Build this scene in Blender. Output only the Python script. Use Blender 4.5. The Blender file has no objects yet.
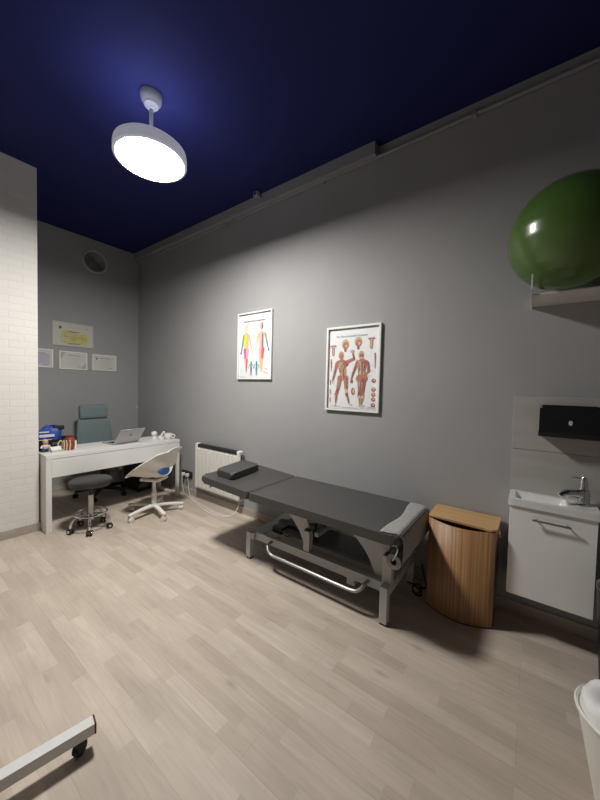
import bpy, bmesh, math, random
from mathutils import Vector, Matrix

random.seed(7)
C = bpy.context.scene.collection
PI = math.pi
V = Vector
D, B, HC = 2.4675, 4.94, 3.38          # right wall X, back wall Y, ceiling Z

# ------------------------------------------------------------------ materials
def lin(c):
    return tuple((x / 12.92 if x <= .04045 else ((x + .055) / 1.055) ** 2.4) for x in c)

def mat(name, rgb, rough=.5, metal=0., spec=.5, noise=0., nscale=8., bump=0., bscale=40., coat=0., trans=0., emit=None, estr=0., alpha=1., stretch=(1, 1, 1)):
    m = bpy.data.materials.new(name); m.use_nodes = True
    nt = m.node_tree; b = nt.nodes['Principled BSDF']
    b.inputs['Base Color'].default_value = (*rgb, 1)
    b.inputs['Roughness'].default_value = rough
    b.inputs['Metallic'].default_value = metal
    b.inputs['Specular IOR Level'].default_value = spec
    b.inputs['Coat Weight'].default_value = coat
    b.inputs['Transmission Weight'].default_value = trans
    b.inputs['Alpha'].default_value = alpha
    if emit:
        b.inputs['Emission Color'].default_value = (*emit, 1); b.inputs['Emission Strength'].default_value = estr
    if noise or bump:
        tc = nt.nodes.new('ShaderNodeTexCoord'); mp = nt.nodes.new('ShaderNodeMapping')
        mp.inputs['Scale'].default_value = stretch
        nt.links.new(tc.outputs['Object'], mp.inputs['Vector'])
    if noise:
        n = nt.nodes.new('ShaderNodeTexNoise'); n.inputs['Scale'].default_value = nscale; n.inputs['Detail'].default_value = 6
        nt.links.new(mp.outputs[0], n.inputs['Vector'])
        r = nt.nodes.new('ShaderNodeMapRange'); r.inputs['From Min'].default_value = .3; r.inputs['From Max'].default_value = .7
        r.inputs['To Min'].default_value = 1 - noise; r.inputs['To Max'].default_value = 1 + noise
        nt.links.new(n.outputs['Fac'], r.inputs['Value'])
        mx = nt.nodes.new('ShaderNodeMix'); mx.data_type = 'RGBA'; mx.blend_type = 'MULTIPLY'; mx.inputs['Factor'].default_value = 1
        mx.inputs['A'].default_value = (*rgb, 1)
        nt.links.new(r.outputs[0], mx.inputs['B']); nt.links.new(mx.outputs['Result'], b.inputs['Base Color'])
    if bump:
        n2 = nt.nodes.new('ShaderNodeTexNoise'); n2.inputs['Scale'].default_value = bscale; n2.inputs['Detail'].default_value = 4
        nt.links.new(mp.outputs[0], n2.inputs['Vector'])
        bp = nt.nodes.new('ShaderNodeBump'); bp.inputs['Strength'].default_value = bump; bp.inputs['Distance'].default_value = .004
        nt.links.new(n2.outputs['Fac'], bp.inputs['Height']); nt.links.new(bp.outputs[0], b.inputs['Normal'])
    return m

M = {}
M['wall'] = mat('grey_wall_paint', (.352, .352, .358), .75, spec=.25, noise=.03, nscale=2, bump=.05, bscale=120)
M['ceiling'] = mat('navy_ceiling_paint', (.017, .021, .11), .8, spec=.15, noise=.05, nscale=1.5)
M['soffit'] = mat('soffit_paint', (.30, .30, .31), .75, spec=.25)
M['skirting'] = mat('skirting_laminate', (.42, .365, .325), .5, noise=.12, nscale=9, stretch=(1, .15, 4))
M['white'] = mat('white_lacquer', (.74, .73, .70), .38)
M['whitegloss'] = mat('white_gloss', (.88, .885, .87), .12, coat=.3)
M['ceramic'] = mat('white_ceramic', (.80, .80, .79), .08, coat=.5)
M['whiteplastic'] = mat('white_plastic', (.78, .77, .73), .42)
M['radiator'] = mat('radiator_enamel', (.78, .77, .73), .4)
M['grille'] = mat('dark_grille', (.02, .02, .022), .5)
M['vinyl'] = mat('charcoal_vinyl', (.062, .060, .059), .42, spec=.45, noise=.06, nscale=4, bump=.12, bscale=260)
M['vinylseat'] = mat('black_vinyl', (.026, .025, .026), .42, noise=.05, nscale=5)
M['steelgrey'] = mat('grey_powder_coat', (.50, .50, .49), .45, spec=.4, noise=.03, nscale=6)
M['ventmetal'] = mat('vent_grey_metal', (.32, .32, .33), .45)
M['steeldark'] = mat('dark_grey_steel', (.10, .10, .10), .5)
M['chrome'] = mat('chrome', (.75, .75, .75), .12, 1.)
M['brushed'] = mat('brushed_steel', (.55, .55, .54), .28, 1.)
M['barsteel'] = mat('satin_bar_steel', (.42, .42, .41), .42, .7)
M['black'] = mat('black_plastic', (.012, .012, .013), .4)
M['blackgloss'] = mat('black_gloss_plastic', (.004, .004, .005), .1, coat=.4)
M['rubber'] = mat('black_rubber', (.015, .015, .015), .7)
M['paper'] = mat('grey_paper_sheet', (.335, .325, .315), .85, noise=.10, nscale=45, bump=.35, bscale=60, spec=.15)
M['card'] = mat('cardboard_core', (.08, .045, .03), .8)
M['teal'] = mat('teal_fabric', (.17, .222, .222), .8, noise=.08, nscale=60, spec=.2)
M['blue'] = mat('blue_fabric', (.045, .11, .30), .8, noise=.05, nscale=40, spec=.2)
M['bluebag'] = mat('blue_nylon', (.03, .075, .33), .5, noise=.08, nscale=20)
M['alu'] = mat('white_aluminium', (.70, .70, .69), .32, noise=.02, nscale=30)
M['laptop'] = mat('laptop_aluminium', (.46, .46, .47), .4, .3)
M['green'] = mat('green_pvc', (.07, .14, .028), .26, coat=.25, spec=.5)
M['tile'] = mat('grey_tile', (.43, .415, .39), .45, noise=.10, nscale=5, stretch=(1, .5, 2.5))
M['grout'] = mat('tile_joint', (.2, .195, .185), .8)
M['liner'] = mat('white_bin_liner', (.82, .82, .82), .35, noise=.05, nscale=14, bump=.5, bscale=22)
M['bucket'] = mat('cream_white_plastic', (.80, .79, .74), .4)
M['red'] = mat('dark_red_plastic', (.20, .03, .02), .5)
M['redbrown'] = mat('red_brown_leather', (.19, .035, .022), .6, noise=.2, nscale=30)
M['cream'] = mat('cream', (.62, .5, .33), .6)
M['tan'] = mat('tan_skin_tone', (.5, .27, .15), .6)
M['navy'] = mat('navy_plastic', (.03, .05, .14), .5)
M['binliner'] = mat('pale_bag_film', (.36, .33, .31), .5, noise=.15, nscale=10, stretch=(6, 6, 1))
M['ink'] = mat('grey_ink', (.16, .16, .18), .8)
M['inklight'] = mat('pale_ink', (.42, .44, .46), .8)
M['sheet'] = mat('certificate_paper', (.62, .61, .585), .7)
M['sheetcream'] = mat('certificate_cream', (.58, .565, .51), .7)
M['posterpaper'] = mat('poster_paper', (.78, .80, .82), .5)
M['frame'] = mat('white_picture_frame', (.82, .81, .78), .35)
M['lampbody'] = mat('lamp_white_shell_added_glow', (.55, .55, .57), .5, emit=(.8, .82, 1.), estr=.09)  # faint emission added to the white drum to light the ceiling nearby
M['addedglow'] = mat('lamp_top_translucent_lit', (.6, .6, .65), .5, emit=(.75, .82, 1.), estr=1.9)  # added emitter, throws a bluish glow onto the ceiling around the lamp
M['lampcanopy'] = mat('lamp_canopy_dimmed', (.32, .32, .36), .5)  # white canopy, dimmed in its base colour against the added glow
M['diffuser'] = mat('lamp_diffuser_lit', (.9, .9, .9), .5, emit=(1., .965, .915), estr=70.)

def nodes_of(name, rough=.5):
    m = bpy.data.materials.new(name); m.use_nodes = True
    return m, m.node_tree, m.node_tree.nodes['Principled BSDF']

def floor_material():
    m, nt, b = nodes_of('oak_laminate')
    N, L = nt.nodes.new, nt.links.new
    tc = N('ShaderNodeTexCoord'); sep = N('ShaderNodeSeparateXYZ'); com = N('ShaderNodeCombineXYZ')
    L(tc.outputs['Object'], sep.inputs[0]); L(sep.outputs['Y'], com.inputs['X']); L(sep.outputs['X'], com.inputs['Y'])
    br = N('ShaderNodeTexBrick'); br.offset = .37; br.offset_frequency = 2; br.squash = .8; br.squash_frequency = 3
    br.inputs['Color1'].default_value = (0, 0, 0, 1); br.inputs['Color2'].default_value = (1, 1, 1, 1); br.inputs['Mortar'].default_value = (.35, .35, .35, 1)
    br.inputs['Scale'].default_value = 1; br.inputs['Mortar Size'].default_value = .0005; br.inputs['Mortar Smooth'].default_value = .3
    br.inputs['Brick Width'].default_value = .47; br.inputs['Row Height'].default_value = .068; br.inputs['Bias'].default_value = -.1
    L(com.outputs[0], br.inputs['Vector'])
    # three-strip boards: a fine joint every third row
    br2 = N('ShaderNodeTexBrick'); br2.offset = .4
    br2.inputs['Color1'].default_value = (1, 1, 1, 1); br2.inputs['Color2'].default_value = (1, 1, 1, 1); br2.inputs['Mortar'].default_value = (.84, .82, .80, 1)
    br2.inputs['Scale'].default_value = 1; br2.inputs['Mortar Size'].default_value = .0012; br2.inputs['Brick Width'].default_value = 1.41; br2.inputs['Row Height'].default_value = .204
    L(com.outputs[0], br2.inputs['Vector'])
    # grain runs with the planks and shifts from strip to strip
    sc = N('ShaderNodeVectorMath'); sc.operation = 'MULTIPLY'; sc.inputs[1].default_value = (2.2, 30, 1); L(com.outputs[0], sc.inputs[0])
    ad = N('ShaderNodeVectorMath'); ad.operation = 'ADD'; L(sc.outputs[0], ad.inputs[0])
    sh = N('ShaderNodeVectorMath'); sh.operation = 'SCALE'; sh.inputs['Scale'].default_value = 37; L(br.outputs['Color'], sh.inputs[0]); L(sh.outputs[0], ad.inputs[1])
    n1 = N('ShaderNodeTexNoise'); n1.inputs['Scale'].default_value = 1.0; n1.inputs['Detail'].default_value = 7; n1.inputs['Roughness'].default_value = .62; n1.inputs['Distortion'].default_value = 1.8
    L(ad.outputs[0], n1.inputs['Vector'])
    n2 = N('ShaderNodeTexNoise'); n2.inputs['Scale'].default_value = 2.2; n2.inputs['Detail'].default_value = 3
    sc2 = N('ShaderNodeVectorMath'); sc2.operation = 'MULTIPLY'; sc2.inputs[1].default_value = (1, 3.5, 1); L(com.outputs[0], sc2.inputs[0]); L(sc2.outputs[0], n2.inputs['Vector'])
    r1 = N('ShaderNodeValToRGB'); e = r1.color_ramp.elements
    e[0].position = 0; e[0].color = (.475, .402, .332, 1); e[1].position = 1; e[1].color = (.585, .508, .432, 1)
    L(br.outputs['Color'], r1.inputs[0])
    r2 = N('ShaderNodeMapRange'); r2.inputs['From Min'].default_value = .25; r2.inputs['From Max'].default_value = .75; r2.inputs['To Min'].default_value = .88; r2.inputs['To Max'].default_value = 1.10
    L(n1.outputs['Fac'], r2.inputs['Value'])
    r3 = N('ShaderNodeMapRange'); r3.inputs['From Min'].default_value = .3; r3.inputs['From Max'].default_value = .7; r3.inputs['To Min'].default_value = .9; r3.inputs['To Max'].default_value = 1.08
    L(n2.outputs['Fac'], r3.inputs['Value'])
    def mul(a, bb):
        x = N('ShaderNodeMix'); x.data_type = 'RGBA'; x.blend_type = 'MULTIPLY'; x.inputs['Factor'].default_value = 1
        L(a, x.inputs['A']); L(bb, x.inputs['B']); return x.outputs['Result']
    # knots
    vo = N('ShaderNodeTexVoronoi'); vo.inputs['Scale'].default_value = 1.0
    sc3 = N('ShaderNodeVectorMath'); sc3.operation = 'MULTIPLY'; sc3.inputs[1].default_value = (2.4, 6.2, 1); L(com.outputs[0], sc3.inputs[0]); L(sc3.outputs[0], vo.inputs['Vector'])
    kr = N('ShaderNodeMapRange'); kr.inputs['From Min'].default_value = .02; kr.inputs['From Max'].default_value = .13; kr.inputs['To Min'].default_value = .78; kr.inputs['To Max'].default_value = 1
    L(vo.outputs['Distance'], kr.inputs['Value'])
    c = mul(r1.outputs[0], r2.outputs[0]); c = mul(c, r3.outputs[0]); c = mul(c, br2.outputs['Color']); c = mul(c, kr.outputs[0])
    L(c, b.inputs['Base Color']); b.inputs['Roughness'].default_value = .5; b.inputs['Specular IOR Level'].default_value = .32
    bp = N('ShaderNodeBump'); bp.inputs['Strength'].default_value = .08; bp.inputs['Distance'].default_value = .002; L(n1.outputs['Fac'], bp.inputs['Height']); L(bp.outputs[0], b.inputs['Normal'])
    return m
M['floor'] = floor_material()

def brickwall_material():
    m, nt, b = nodes_of('white_brick_relief')
    N, L = nt.nodes.new, nt.links.new
    tc = N('ShaderNodeTexCoord'); sep = N('ShaderNodeSeparateXYZ'); com = N('ShaderNodeCombineXYZ')
    L(tc.outputs['Object'], sep.inputs[0]); L(sep.outputs['X'], com.inputs['X']); L(sep.outputs['Z'], com.inputs['Y'])
    br = N('ShaderNodeTexBrick'); br.inputs['Scale'].default_value = 1
    br.inputs['Color1'].default_value = (.71, .70, .665, 1); br.inputs['Color2'].default_value = (.735, .725, .69, 1); br.inputs['Mortar'].default_value = (.685, .675, .64, 1)
    br.inputs['Brick Width'].default_value = .21; br.inputs['Row Height'].default_value = .066; br.inputs['Mortar Size'].default_value = .005; br.inputs['Mortar Smooth'].default_value = .6
    L(com.outputs[0], br.inputs['Vector']); L(br.outputs['Color'], b.inputs['Base Color'])
    n = N('ShaderNodeTexNoise'); n.inputs['Scale'].default_value = 30; L(tc.outputs['Object'], n.inputs['Vector'])
    ma = N('ShaderNodeMath'); ma.operation = 'MULTIPLY_ADD'; ma.inputs[1].default_value = -1.; L(br.outputs['Fac'], ma.inputs[0]); L(n.outputs['Fac'], ma.inputs[2])
    bp = N('ShaderNodeBump'); bp.inputs['Strength'].default_value = .35; bp.inputs['Distance'].default_value = .003; L(ma.outputs[0], bp.inputs['Height']); L(bp.outputs[0], b.inputs['Normal'])
    b.inputs['Roughness'].default_value = .7
    return m
M['brick'] = brickwall_material()

def bamboo_material(name, vertical=True, base=(.25, .125, .047), light=(.46, .255, .115)):
    m, nt, b = nodes_of(name)
    N, L = nt.nodes.new, nt.links.new
    tc = N('ShaderNodeTexCoord'); mp = N('ShaderNodeMapping'); L(tc.outputs['Object'], mp.inputs['Vector'])
    mp.inputs['Scale'].default_value = (95, 95, .8) if vertical else (75, 2, 1)
    n = N('ShaderNodeTexNoise'); n.inputs['Scale'].default_value = 1; n.inputs['Detail'].default_value = 3; L(mp.outputs[0], n.inputs['Vector'])
    r = N('ShaderNodeValToRGB'); e = r.color_ramp.elements
    e[0].position = .3; e[0].color = (*base, 1); e[1].position = .7; e[1].color = (*light, 1)
    L(n.outputs['Fac'], r.inputs[0]); L(r.outputs[0], b.inputs['Base Color'])
    bp = N('ShaderNodeBump'); bp.inputs['Strength'].default_value = .35; bp.inputs['Distance'].default_value = .003; L(n.outputs['Fac'], bp.inputs['Height']); L(bp.outputs[0], b.inputs['Normal'])
    b.inputs['Roughness'].default_value = .48
    return m
M['bamboo'] = bamboo_material('bamboo_slats')
M['bamboolid'] = bamboo_material('bamboo_board', False, (.47, .28, .125), (.58, .37, .18))

def yellow_wash():
    m, nt, b = nodes_of('certificate_yellow_print')
    N, L = nt.nodes.new, nt.links.new
    tc = N('ShaderNodeTexCoord'); n = N('ShaderNodeTexNoise'); n.inputs['Scale'].default_value = 14; L(tc.outputs['Object'], n.inputs['Vector'])
    r = N('ShaderNodeValToRGB'); e = r.color_ramp.elements
    e[0].position = .35; e[0].color = (.52, .47, .14, 1); e[1].position = .7; e[1].color = (.60, .57, .33, 1)
    L(n.outputs['Fac'], r.inputs[0]); L(r.outputs[0], b.inputs['Base Color']); b.inputs['Roughness'].default_value = .7
    return m
M['yellow'] = yellow_wash()

def flat(name, rgb, rough=.55):
    if name not in M: M[name] = mat(name, rgb, rough)
    return M[name]

# ------------------------------------------------------------------ mesh builder
def roundpoly(pts, r, n=5):
    out = []; k = len(pts)
    for i in range(k):
        p0, p1, p2 = V(pts[i - 1]), V(pts[i]), V(pts[(i + 1) % k])
        rr = r[i] if isinstance(r, (list, tuple)) else r
        a, b = (p0 - p1), (p2 - p1)
        rr = min(rr, a.length * .49, b.length * .49)
        if rr < 1e-5: out.append(tuple(p1)); continue
        s, e = p1 + a.normalized() * rr, p1 + b.normalized() * rr
        for j in range(n + 1):
            t = j / n
            q = s * (1 - t) ** 2 + p1 * 2 * t * (1 - t) + e * t * t
            out.append(tuple(q))
    return out

def smooth_path(pts, n=6, closed=False):
    P = [V(p) for p in pts]; out = []; k = len(P)
    rng = range(k) if closed else range(k - 1)
    for i in rng:
        p1, p2 = P[i], P[(i + 1) % k]
        p0 = P[i - 1] if (i > 0 or closed) else p1 * 2 - p2
        p3 = P[(i + 2) % k] if (i + 2 < k or closed) else p2 * 2 - p1
        for j in range(n):
            t = j / n
            out.append(.5 * ((2 * p1) + (p2 - p0) * t + (2 * p0 - 5 * p1 + 4 * p2 - p3) * t * t + (3 * p1 - p0 - 3 * p2 + p3) * t ** 3))
    if not closed: out.append(P[-1])
    return out

OFF = {}
class MB:
    def __init__(s, *mats): s.bm = bmesh.new(); s.mats = list(mats); s.mi = 0
    def use(s, m):
        if m not in s.mats: s.mats.append(m)
        s.mi = s.mats.index(m); return s
    def _v(s, pts): return [s.bm.verts.new(p) for p in pts]
    def _f(s, vs):
        try: f = s.bm.faces.new(vs)
        except ValueError: return None
        f.material_index = s.mi; return f
    def box(s, x0, x1, y0, y1, z0, z1, bev=0, seg=2, mtx=None):
        v = s._v([(x, y, z) for x in (x0, x1) for y in (y0, y1) for z in (z0, z1)])
        if mtx is not None:
            for q in v: q.co = mtx @ q.co
        fs = [s._f([v[i] for i in q]) for q in ((0, 1, 3, 2), (4, 6, 7, 5), (0, 4, 5, 1), (2, 3, 7, 6), (0, 2, 6, 4), (1, 5, 7, 3))]
        if bev:
            es = list({e for f in fs for e in f.edges})
            r = bmesh.ops.bevel(s.bm, geom=es, offset=bev, segments=seg, profile=.5, affect='EDGES')
            for f in r['faces']: f.material_index = s.mi
        return s
    def tube(s, pts, r, seg=8, closed=False, caps=True):
        P = [V(p) for p in pts]; k = len(P); rings = []
        R = r if isinstance(r, (list, tuple)) else [r] * k
        nrm = None
        for i in range(k):
            if closed: t = (P[(i + 1) % k] - P[i - 1])
            else: t = P[min(i + 1, k - 1)] - P[max(i - 1, 0)]
            t.normalize()
            if nrm is None:
                nrm = t.orthogonal().normalized()
            else:
                nrm = (nrm - t * nrm.dot(t)); nrm = nrm.normalized() if nrm.length > 1e-6 else t.orthogonal().normalized()
            bi = t.cross(nrm)
            rings.append(s._v([P[i] + (nrm * math.cos(2 * PI * j / seg) + bi * math.sin(2 * PI * j / seg)) * R[i] for j in range(seg)]))
        for i in range(k if closed else k - 1):
            a, b = rings[i], rings[(i + 1) % k]
            for j in range(seg): s._f([a[j], a[(j + 1) % seg], b[(j + 1) % seg], b[j]])
        if caps and not closed: s._f(rings[0][::-1]); s._f(rings[-1])
        return s
    def lathe(s, prof, c=(0, 0, 0), seg=32, mtx=None):
        c = V(c); rings = []
        for r, z in prof:
            if r < 1e-6: q = [V((0, 0, z))]
            else: q = [V((r * math.cos(2 * PI * j / seg), r * math.sin(2 * PI * j / seg), z)) for j in range(seg)]
            rings.append(s._v([(mtx @ p if mtx is not None else p) + c for p in q]))
        for a, b in zip(rings, rings[1:]):
            for j in range(seg):
                k = (j + 1) % seg
                if len(a) == 1 and len(b) == 1: continue
                if len(a) == 1: s._f([a[0], b[k], b[j]])
                elif len(b) == 1: s._f([a[j], a[k], b[0]])
                else: s._f([a[j], a[k], b[k], b[j]])
        return s
    def prism(s, poly, w0, w1, f=lambda u, v, w: (u, v, w), bev=0, seg=3):
        a = s._v([f(u, v, w0) for u, v in poly]); b = s._v([f(u, v, w1) for u, v in poly]); k = len(poly)
        fa, fb = s._f(a[::-1]), s._f(b)
        for i in range(k): s._f([a[i], a[(i + 1) % k], b[(i + 1) % k], b[i]])
        if bev:
            es = list(set(fa.edges) | set(fb.edges))
            r = bmesh.ops.bevel(s.bm, geom=es, offset=bev, segments=seg, profile=.5, affect='EDGES')
            for q in r['faces']: q.material_index = s.mi
        return s
    def grid(s, fn, nu, nv, keep=None, closeu=False):
        g = [[s.bm.verts.new(fn(i / nu, j / nv)) for j in range(nv + 1)] for i in range(nu + (0 if closeu else 1))]
        for i in range(nu):
            for j in range(nv):
                if keep and not keep((i + .5) / nu, (j + .5) / nv): continue
                i2 = (i + 1) % len(g)
                s._f([g[i][j], g[i2][j], g[i2][j + 1], g[i][j + 1]])
        return s
    def ell(s, c, r, seg=16, rings=10, mtx=None):
        c = V(c)
        def fn(u, v):
            a, b = 2 * PI * u, PI * v - PI / 2
            p = V((r[0] * math.cos(a) * math.cos(b), r[1] * math.sin(a) * math.cos(b), r[2] * math.sin(b)))
            return (mtx @ p if mtx is not None else p) + c
        s.grid(fn, seg, rings, closeu=True); return s
    def poly(s, pts): s._f(s._v(pts)); return s
    def xf(s, m): bmesh.ops.transform(s.bm, matrix=m, verts=s.bm.verts[:]); return s
    def build(s, name, parent=None, loc=None, world=True, ang=35, solid=0, sub=0, smooth=True):
        bm = s.bm
        bmesh.ops.remove_doubles(bm, verts=bm.verts[:], dist=1e-6)
        loose = [v for v in bm.verts if not v.link_faces]
        if loose: bmesh.ops.delete(bm, geom=loose, context='VERTS')
        bmesh.ops.recalc_face_normals(bm, faces=bm.faces[:])
        o_off = V((0, 0, 0))
        if parent is not None:
            if world: o_off = OFF[parent.name]
        elif loc is not None:
            o_off = V(loc) if world else V((0, 0, 0))
        if o_off.length: bmesh.ops.translate(bm, verts=bm.verts[:], vec=-o_off)
        me = bpy.data.meshes.new(name); bm.to_mesh(me); bm.free()
        for m in s.mats: me.materials.append(m)
        if smooth:
            me.polygons.foreach_set('use_smooth', [True] * len(me.polygons))
            me.set_sharp_from_angle(angle=math.radians(ang))
        o = bpy.data.objects.new(name, me); C.objects.link(o)
        if parent is not None: o.parent = parent; OFF[o.name] = OFF[parent.name]
        else:
            if loc is not None: o.location = loc
            OFF[o.name] = V(loc) if loc is not None else V((0, 0, 0))
        wn = o.modifiers.new('weighted_normals', 'WEIGHTED_NORMAL'); wn.keep_sharp = True; wn.weight = 60
        if solid:
            md = o.modifiers.new('thickness', 'SOLIDIFY'); md.thickness = solid; md.offset = 0
        if sub:
            md = o.modifiers.new('smooth', 'SUBSURF'); md.levels = sub; md.render_levels = sub
        return o

def tag(o, label, cat, group=None, kind=None):
    o['label'] = label; o['category'] = cat
    if group: o['group'] = group
    if kind: o['kind'] = kind
    return o

def thing(name, label, cat, loc, rz=0, group=None):
    o = bpy.data.objects.new(name, None); C.objects.link(o); o.empty_display_size = .1
    o.location = loc; o.rotation_euler = (0, 0, rz); OFF[o.name] = V(loc)
    return tag(o, label, cat, group)

def struct(o, label=None, cat=None):
    o['kind'] = 'structure'
    if label: o['label'] = label
    o['category'] = cat or o.name.split('_')[0]
    return o

def lab(o, t): o['label'] = t; return o

def text_mesh(body, size):
    cu = bpy.data.curves.new('lettering', 'FONT'); cu.body = body; cu.size = size; cu.align_x = 'CENTER'
    t = bpy.data.objects.new('lettering', cu); C.objects.link(t)
    bpy.context.view_layer.update()
    dg = bpy.context.evaluated_depsgraph_get(); me = bpy.data.meshes.new_from_object(t.evaluated_get(dg))
    bpy.data.objects.remove(t); 
    faces = [[tuple(me.vertices[i].co) for i in p.vertices] for p in me.polygons]
    bpy.data.meshes.remove(me)
    return faces

# ------------------------------------------------------------------ setting
XL, YF = -2.4, -2.2
struct(MB(M['floor']).box(XL, D, YF, B, -.06, 0).build('floor'), 'pale oak laminate floor of narrow strips', 'floor')
struct(MB(M['ceiling']).box(XL, D + .1, YF, B + .1, HC, HC + .08).build('ceiling'), 'dark navy painted ceiling', 'ceiling')
struct(MB(M['wall']).box(D, D + .1, YF, B + .1, -.06, HC).build('wall_right'), 'long grey wall with the anatomy posters', 'wall')
struct(MB(M['wall']).box(.0, D, B, B + .1, -.06, HC).build('wall_back'), 'grey back wall behind the desk with certificates', 'wall')
struct(MB(M['brick']).box(XL, .942, 3.764, B + .1, -.06, HC).build('wall_left'), 'white brick-relief wall projecting left of the desk', 'wall')
struct(MB(M['wall']).box(XL - .1, XL, YF, B + .1, -.06, HC).build('wall_far_left'), 'grey side wall outside the picture', 'wall')
struct(MB(M['wall']).box(XL - .1, D + .1, YF - .1, YF, -.06, HC).build('wall_front'), 'grey wall behind the viewer', 'wall')
def skirt(name, x0, x1, y0, y1, label):
    struct(MB(M['skirting']).box(x0, x1, y0, y1, 0, .078, .003).build(name), label, 'baseboard')
skirt('baseboard_right', D - .014, D, YF, B - .014, 'low baseboard along the long grey wall')
skirt('baseboard_back', .956, D, B - .014, B, 'low baseboard behind the desk')
skirt('baseboard_left', XL, .956, 3.75, 3.764, 'brown baseboard under the white brick wall')
# painted beam box under the ceiling on the long wall
struct(MB(M['soffit']).box(D - .078, D, 1.09, B, 3.285, HC).build('trim_1'), 'boxed-in grey beam under the ceiling along the long wall', 'trim')
# tiles behind the washbasin
t = MB(M['tile']).box(D - .010, D, -.75, .102, 1.0685, 1.40, .001).box(D - .010, D, -.75, .102, .735, 1.0655, .001).use(M['grout']).box(D - .006, D, -.75, .1015, .74, 1.395)
struct(t.build('wall_backsplash'), 'grey stone-look tiles behind the washbasin', 'wall')

# ------------------------------------------------------------------ pipe along the wall
th = thing('wall_pipe', 'thin grey painted pipe running along the top of the long wall', 'pipe', (D, 2.3, 3.27))
MB(M['soffit']).tube([(D - .022, YF + .02, 3.305), (D - .022, B - .01, 3.262)], .013, 10).build('pipe_run', th)
for y in (.40, 1.6, 2.9, 4.2):
    z = 3.305 + (3.262 - 3.305) * (y - YF) / (B - YF)
    MB(M['soffit']).box(D - .038, D, y - .012, y + .012, z - .02, z + .022, .004).build('clip', th)

# ------------------------------------------------------------------ sensor
th = thing('motion_sensor', 'tiny pale sensor on a bracket at the edge of the ceiling beam', 'sensor', (D - .078, 2.33, 3.345))
MB(M['lampcanopy']).box(D - .112, D - .078, 2.315, 2.345, 3.335, 3.365, .005).build('bracket', th)
MB(M['lampcanopy']).box(D - .15, D - .105, 2.30, 2.36, 3.33, 3.378, .008).build('housing', th)
MB(M['black']).lathe([(0, 0), (.014, 0), (.012, .008), (0, .01)], (D - .15, 2.33, 3.352), 14, Matrix.Rotation(-PI / 2, 4, 'Y')).build('lens', th)

# ------------------------------------------------------------------ ceiling lamp
LX, LY = 1.162, 2.168
th = thing('ceiling_lamp', 'round white ceiling lamp, lit, hanging from the navy ceiling', 'lamp', (LX, LY, HC))
MB(M['lampcanopy']).lathe([(0, HC), (.068, HC), (.07, HC - .012), (.064, HC - .045), (.05, HC - .06), (.046, HC - .075), (.03, HC - .088), (.022, HC - .1), (0, HC - .1)], (LX, LY, 0), 36).build('canopy', th)
MB(M['lampcanopy']).tube([(LX, LY, HC - .09), (LX, LY, 3.05)], .013, 12).build('rod', th)
RL = .23
MB(M['addedglow']).lathe([(.02, 3.06), (.05, 3.058), (.06, 3.045), (.15, 3.036), (RL - .022, 3.0265)], (LX, LY, 0), 64).build('added_glow_top', th)  # upward glow added on the drum, unseen from below
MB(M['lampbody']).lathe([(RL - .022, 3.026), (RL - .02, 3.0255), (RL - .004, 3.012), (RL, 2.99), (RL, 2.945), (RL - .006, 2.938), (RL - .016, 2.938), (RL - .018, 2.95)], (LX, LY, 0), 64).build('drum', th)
MB(M['diffuser']).lathe([(RL - .018, 2.944), (RL - .03, 2.9415), (.1, 2.94), (0, 2.94)], (LX, LY, 0), 64).build('diffuser', th)

# ------------------------------------------------------------------ round air vent
vx, vz = 1.865, 3.085
RY = Matrix.Rotation(PI / 2, 4, 'X')          # lathe axis +z -> -y
th = thing('air_vent', 'round grey ventilation grille high on the back wall', 'vent', (vx, B, vz))
lab(MB(M['steelgrey']).lathe([(.155, 0), (.155, .012), (.147, .02), (.134, .018), (.128, .006)], (vx, B, vz), 48, RY).build('rim', th), 'flat outer ring')
m = MB(M['ventmetal'])
for k in range(6):
    r = .124 - k * .0205
    m.lathe([(r, .004), (r - .004, .022 + .002 * k), (r - .016, .006)], (vx, B, vz), 40, RY)
m.build('louvre', th)
MB(M['black']).lathe([(.13, .001), (.13, .004), (0, .004)], (vx, B, vz), 40, RY).build('back_plate', th)

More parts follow.
